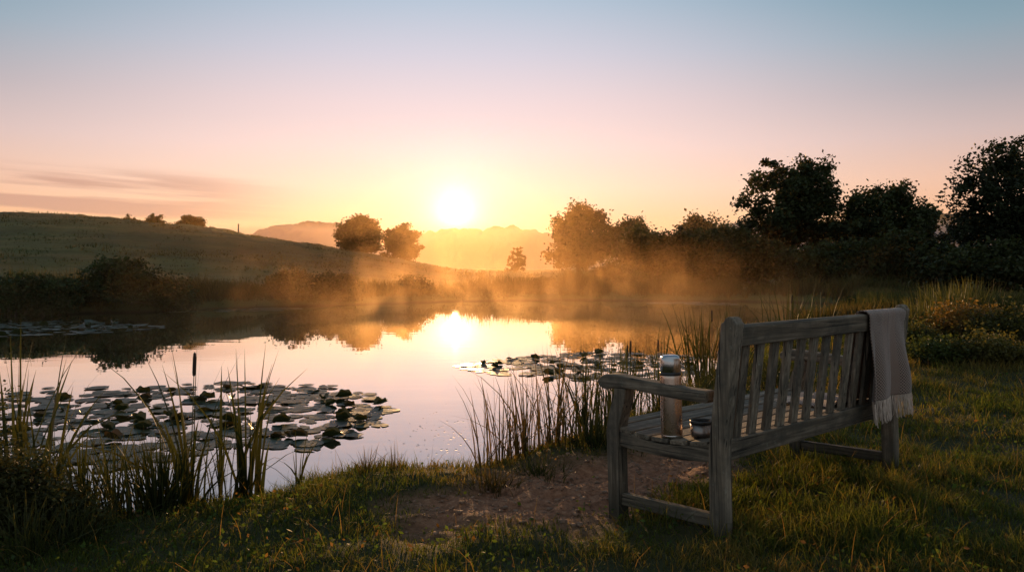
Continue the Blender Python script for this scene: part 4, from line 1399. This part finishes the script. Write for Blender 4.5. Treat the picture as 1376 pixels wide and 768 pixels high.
def fringe(row, dirv, length, droop):
    parts = []
    for j in np.linspace(0, NU - 1, 96):
        j0 = int(j)
        p = Vector(V.reshape(NV, NU, 3)[row, j0]) + Vector((random.uniform(-.002, .002), 0, 0))
        L = length * random.uniform(.85, 1.1)
        lat = random.gauss(0, .004)
        pts = [p]
        for s in range(1, 5):
            t = s / 4
            pts.append(p + Vector((lat * t * t, dirv[0] * L * t + random.gauss(0, .0015), dirv[1] * L * t - droop * t * t)))
        for s in range(4):
            r0 = .0026 - .0003 * s
            parts.append(tube_arrays(pts[s], pts[s + 1], r0, r0 - .0003, 5))
    v, q, _ = join_arrays(parts)
    return np_mesh('fringe', v, q, M_FRINGE, blanket, smooth=True)


fringe(0, (-.06, -1.0), .115, 0)
fringe(NV - 1, (1.0, .02), .085, .0)

# ------------------------------------------------------------------ haze over the fields and mist on the pond
if True:
    def box_obj(name, lo, hi, mat):
        bm = bmesh.new()
        bmesh.ops.create_cube(bm, size=1)
        for v_ in bm.verts:
            v_.co = Vector([lo[k] + (v_.co[k] + .5) * (hi[k] - lo[k]) for k in range(3)])
        return bm_obj(name, bm, mat)

    m, nt = new_mat('morning_haze')
    vs = nd(nt, 'ShaderNodeVolumeScatter', {'Color': (1, .62, .28, 1), 'Density': .0009, 'Anisotropy': .82})
    out(nt, vol=vs.outputs[0])
    hz = box_obj('haze', (-500, 38, -3), (500, 150, 9), m)
    tag(hz, 'thin morning haze hanging over the fields and far hills', 'haze', kind='stuff')

    m, nt = new_mat('distance_haze')
    vs = nd(nt, 'ShaderNodeVolumeScatter', {'Color': (.97, .92, .98, 1), 'Density': .006, 'Anisotropy': .2})
    out(nt, vol=vs.outputs[0])
    hz = box_obj('haze', (-420, 262, -3), (420, 345, 18.5), m)
    tag(hz, 'mauve haze lying in the valley in front of the wooded far hills', 'haze', kind='stuff')

    m, nt = new_mat('rising_mist')
    tc = nd(nt, 'ShaderNodeTexCoord')
    sp = nd(nt, 'ShaderNodeSeparateXYZ', {0: tc.outputs['Object']})
    mp = nd(nt, 'ShaderNodeMapping', {0: tc.outputs['Object'], 3: (.66, .30, .40), 1: (3, 1, 0)})
    wn = nd(nt, 'ShaderNodeTexNoise', {'Vector': mp.outputs[0], 'Scale': 1.0, 'Detail': 6.0, 'Roughness': .62, 'Distortion': .9}).outputs[0]
    dn = mapr(nt, wn, .50, .72, smooth=True)
    z1 = mapr(nt, sp.outputs['Z'], .0, 3.2, 1, 0)
    zf = mth(nt, 'POWER', mth(nt, 'MAXIMUM', z1, 0), 2.6)
    yf = mapr(nt, sp.outputs['Y'], 13, 27, 0, 1, smooth=True)
    yb = mapr(nt, sp.outputs['Y'], 44, 36, 0, 1, smooth=True)
    xf = mth(nt, 'MULTIPLY', mapr(nt, sp.outputs['X'], -21, -5, .05, 1), mapr(nt, sp.outputs['X'], 14, 4, .12, 1))
    d = mth(nt, 'ADD', mth(nt, 'MULTIPLY', mth(nt, 'ADD', mth(nt, 'MULTIPLY', dn, .85), .04), zf), mth(nt, 'MULTIPLY', mth(nt, 'POWER', mth(nt, 'MAXIMUM', z1, 0), 10.0), .12))
    d = mth(nt, 'MULTIPLY', mth(nt, 'MULTIPLY', d, xf), mth(nt, 'MULTIPLY', yf, yb))
    d = mth(nt, 'MULTIPLY', d, .19)
    vs = nd(nt, 'ShaderNodeVolumeScatter', {'Color': (1, .58, .25, 1), 'Density': d, 'Anisotropy': .68})
    out(nt, vol=vs.outputs[0])
    ms = box_obj('mist', (-26, 13, .03), (20, 44, 3.6), m)
    tag(ms, 'drifting wisps of mist rising off the pond in front of the far shore', 'mist', kind='stuff')
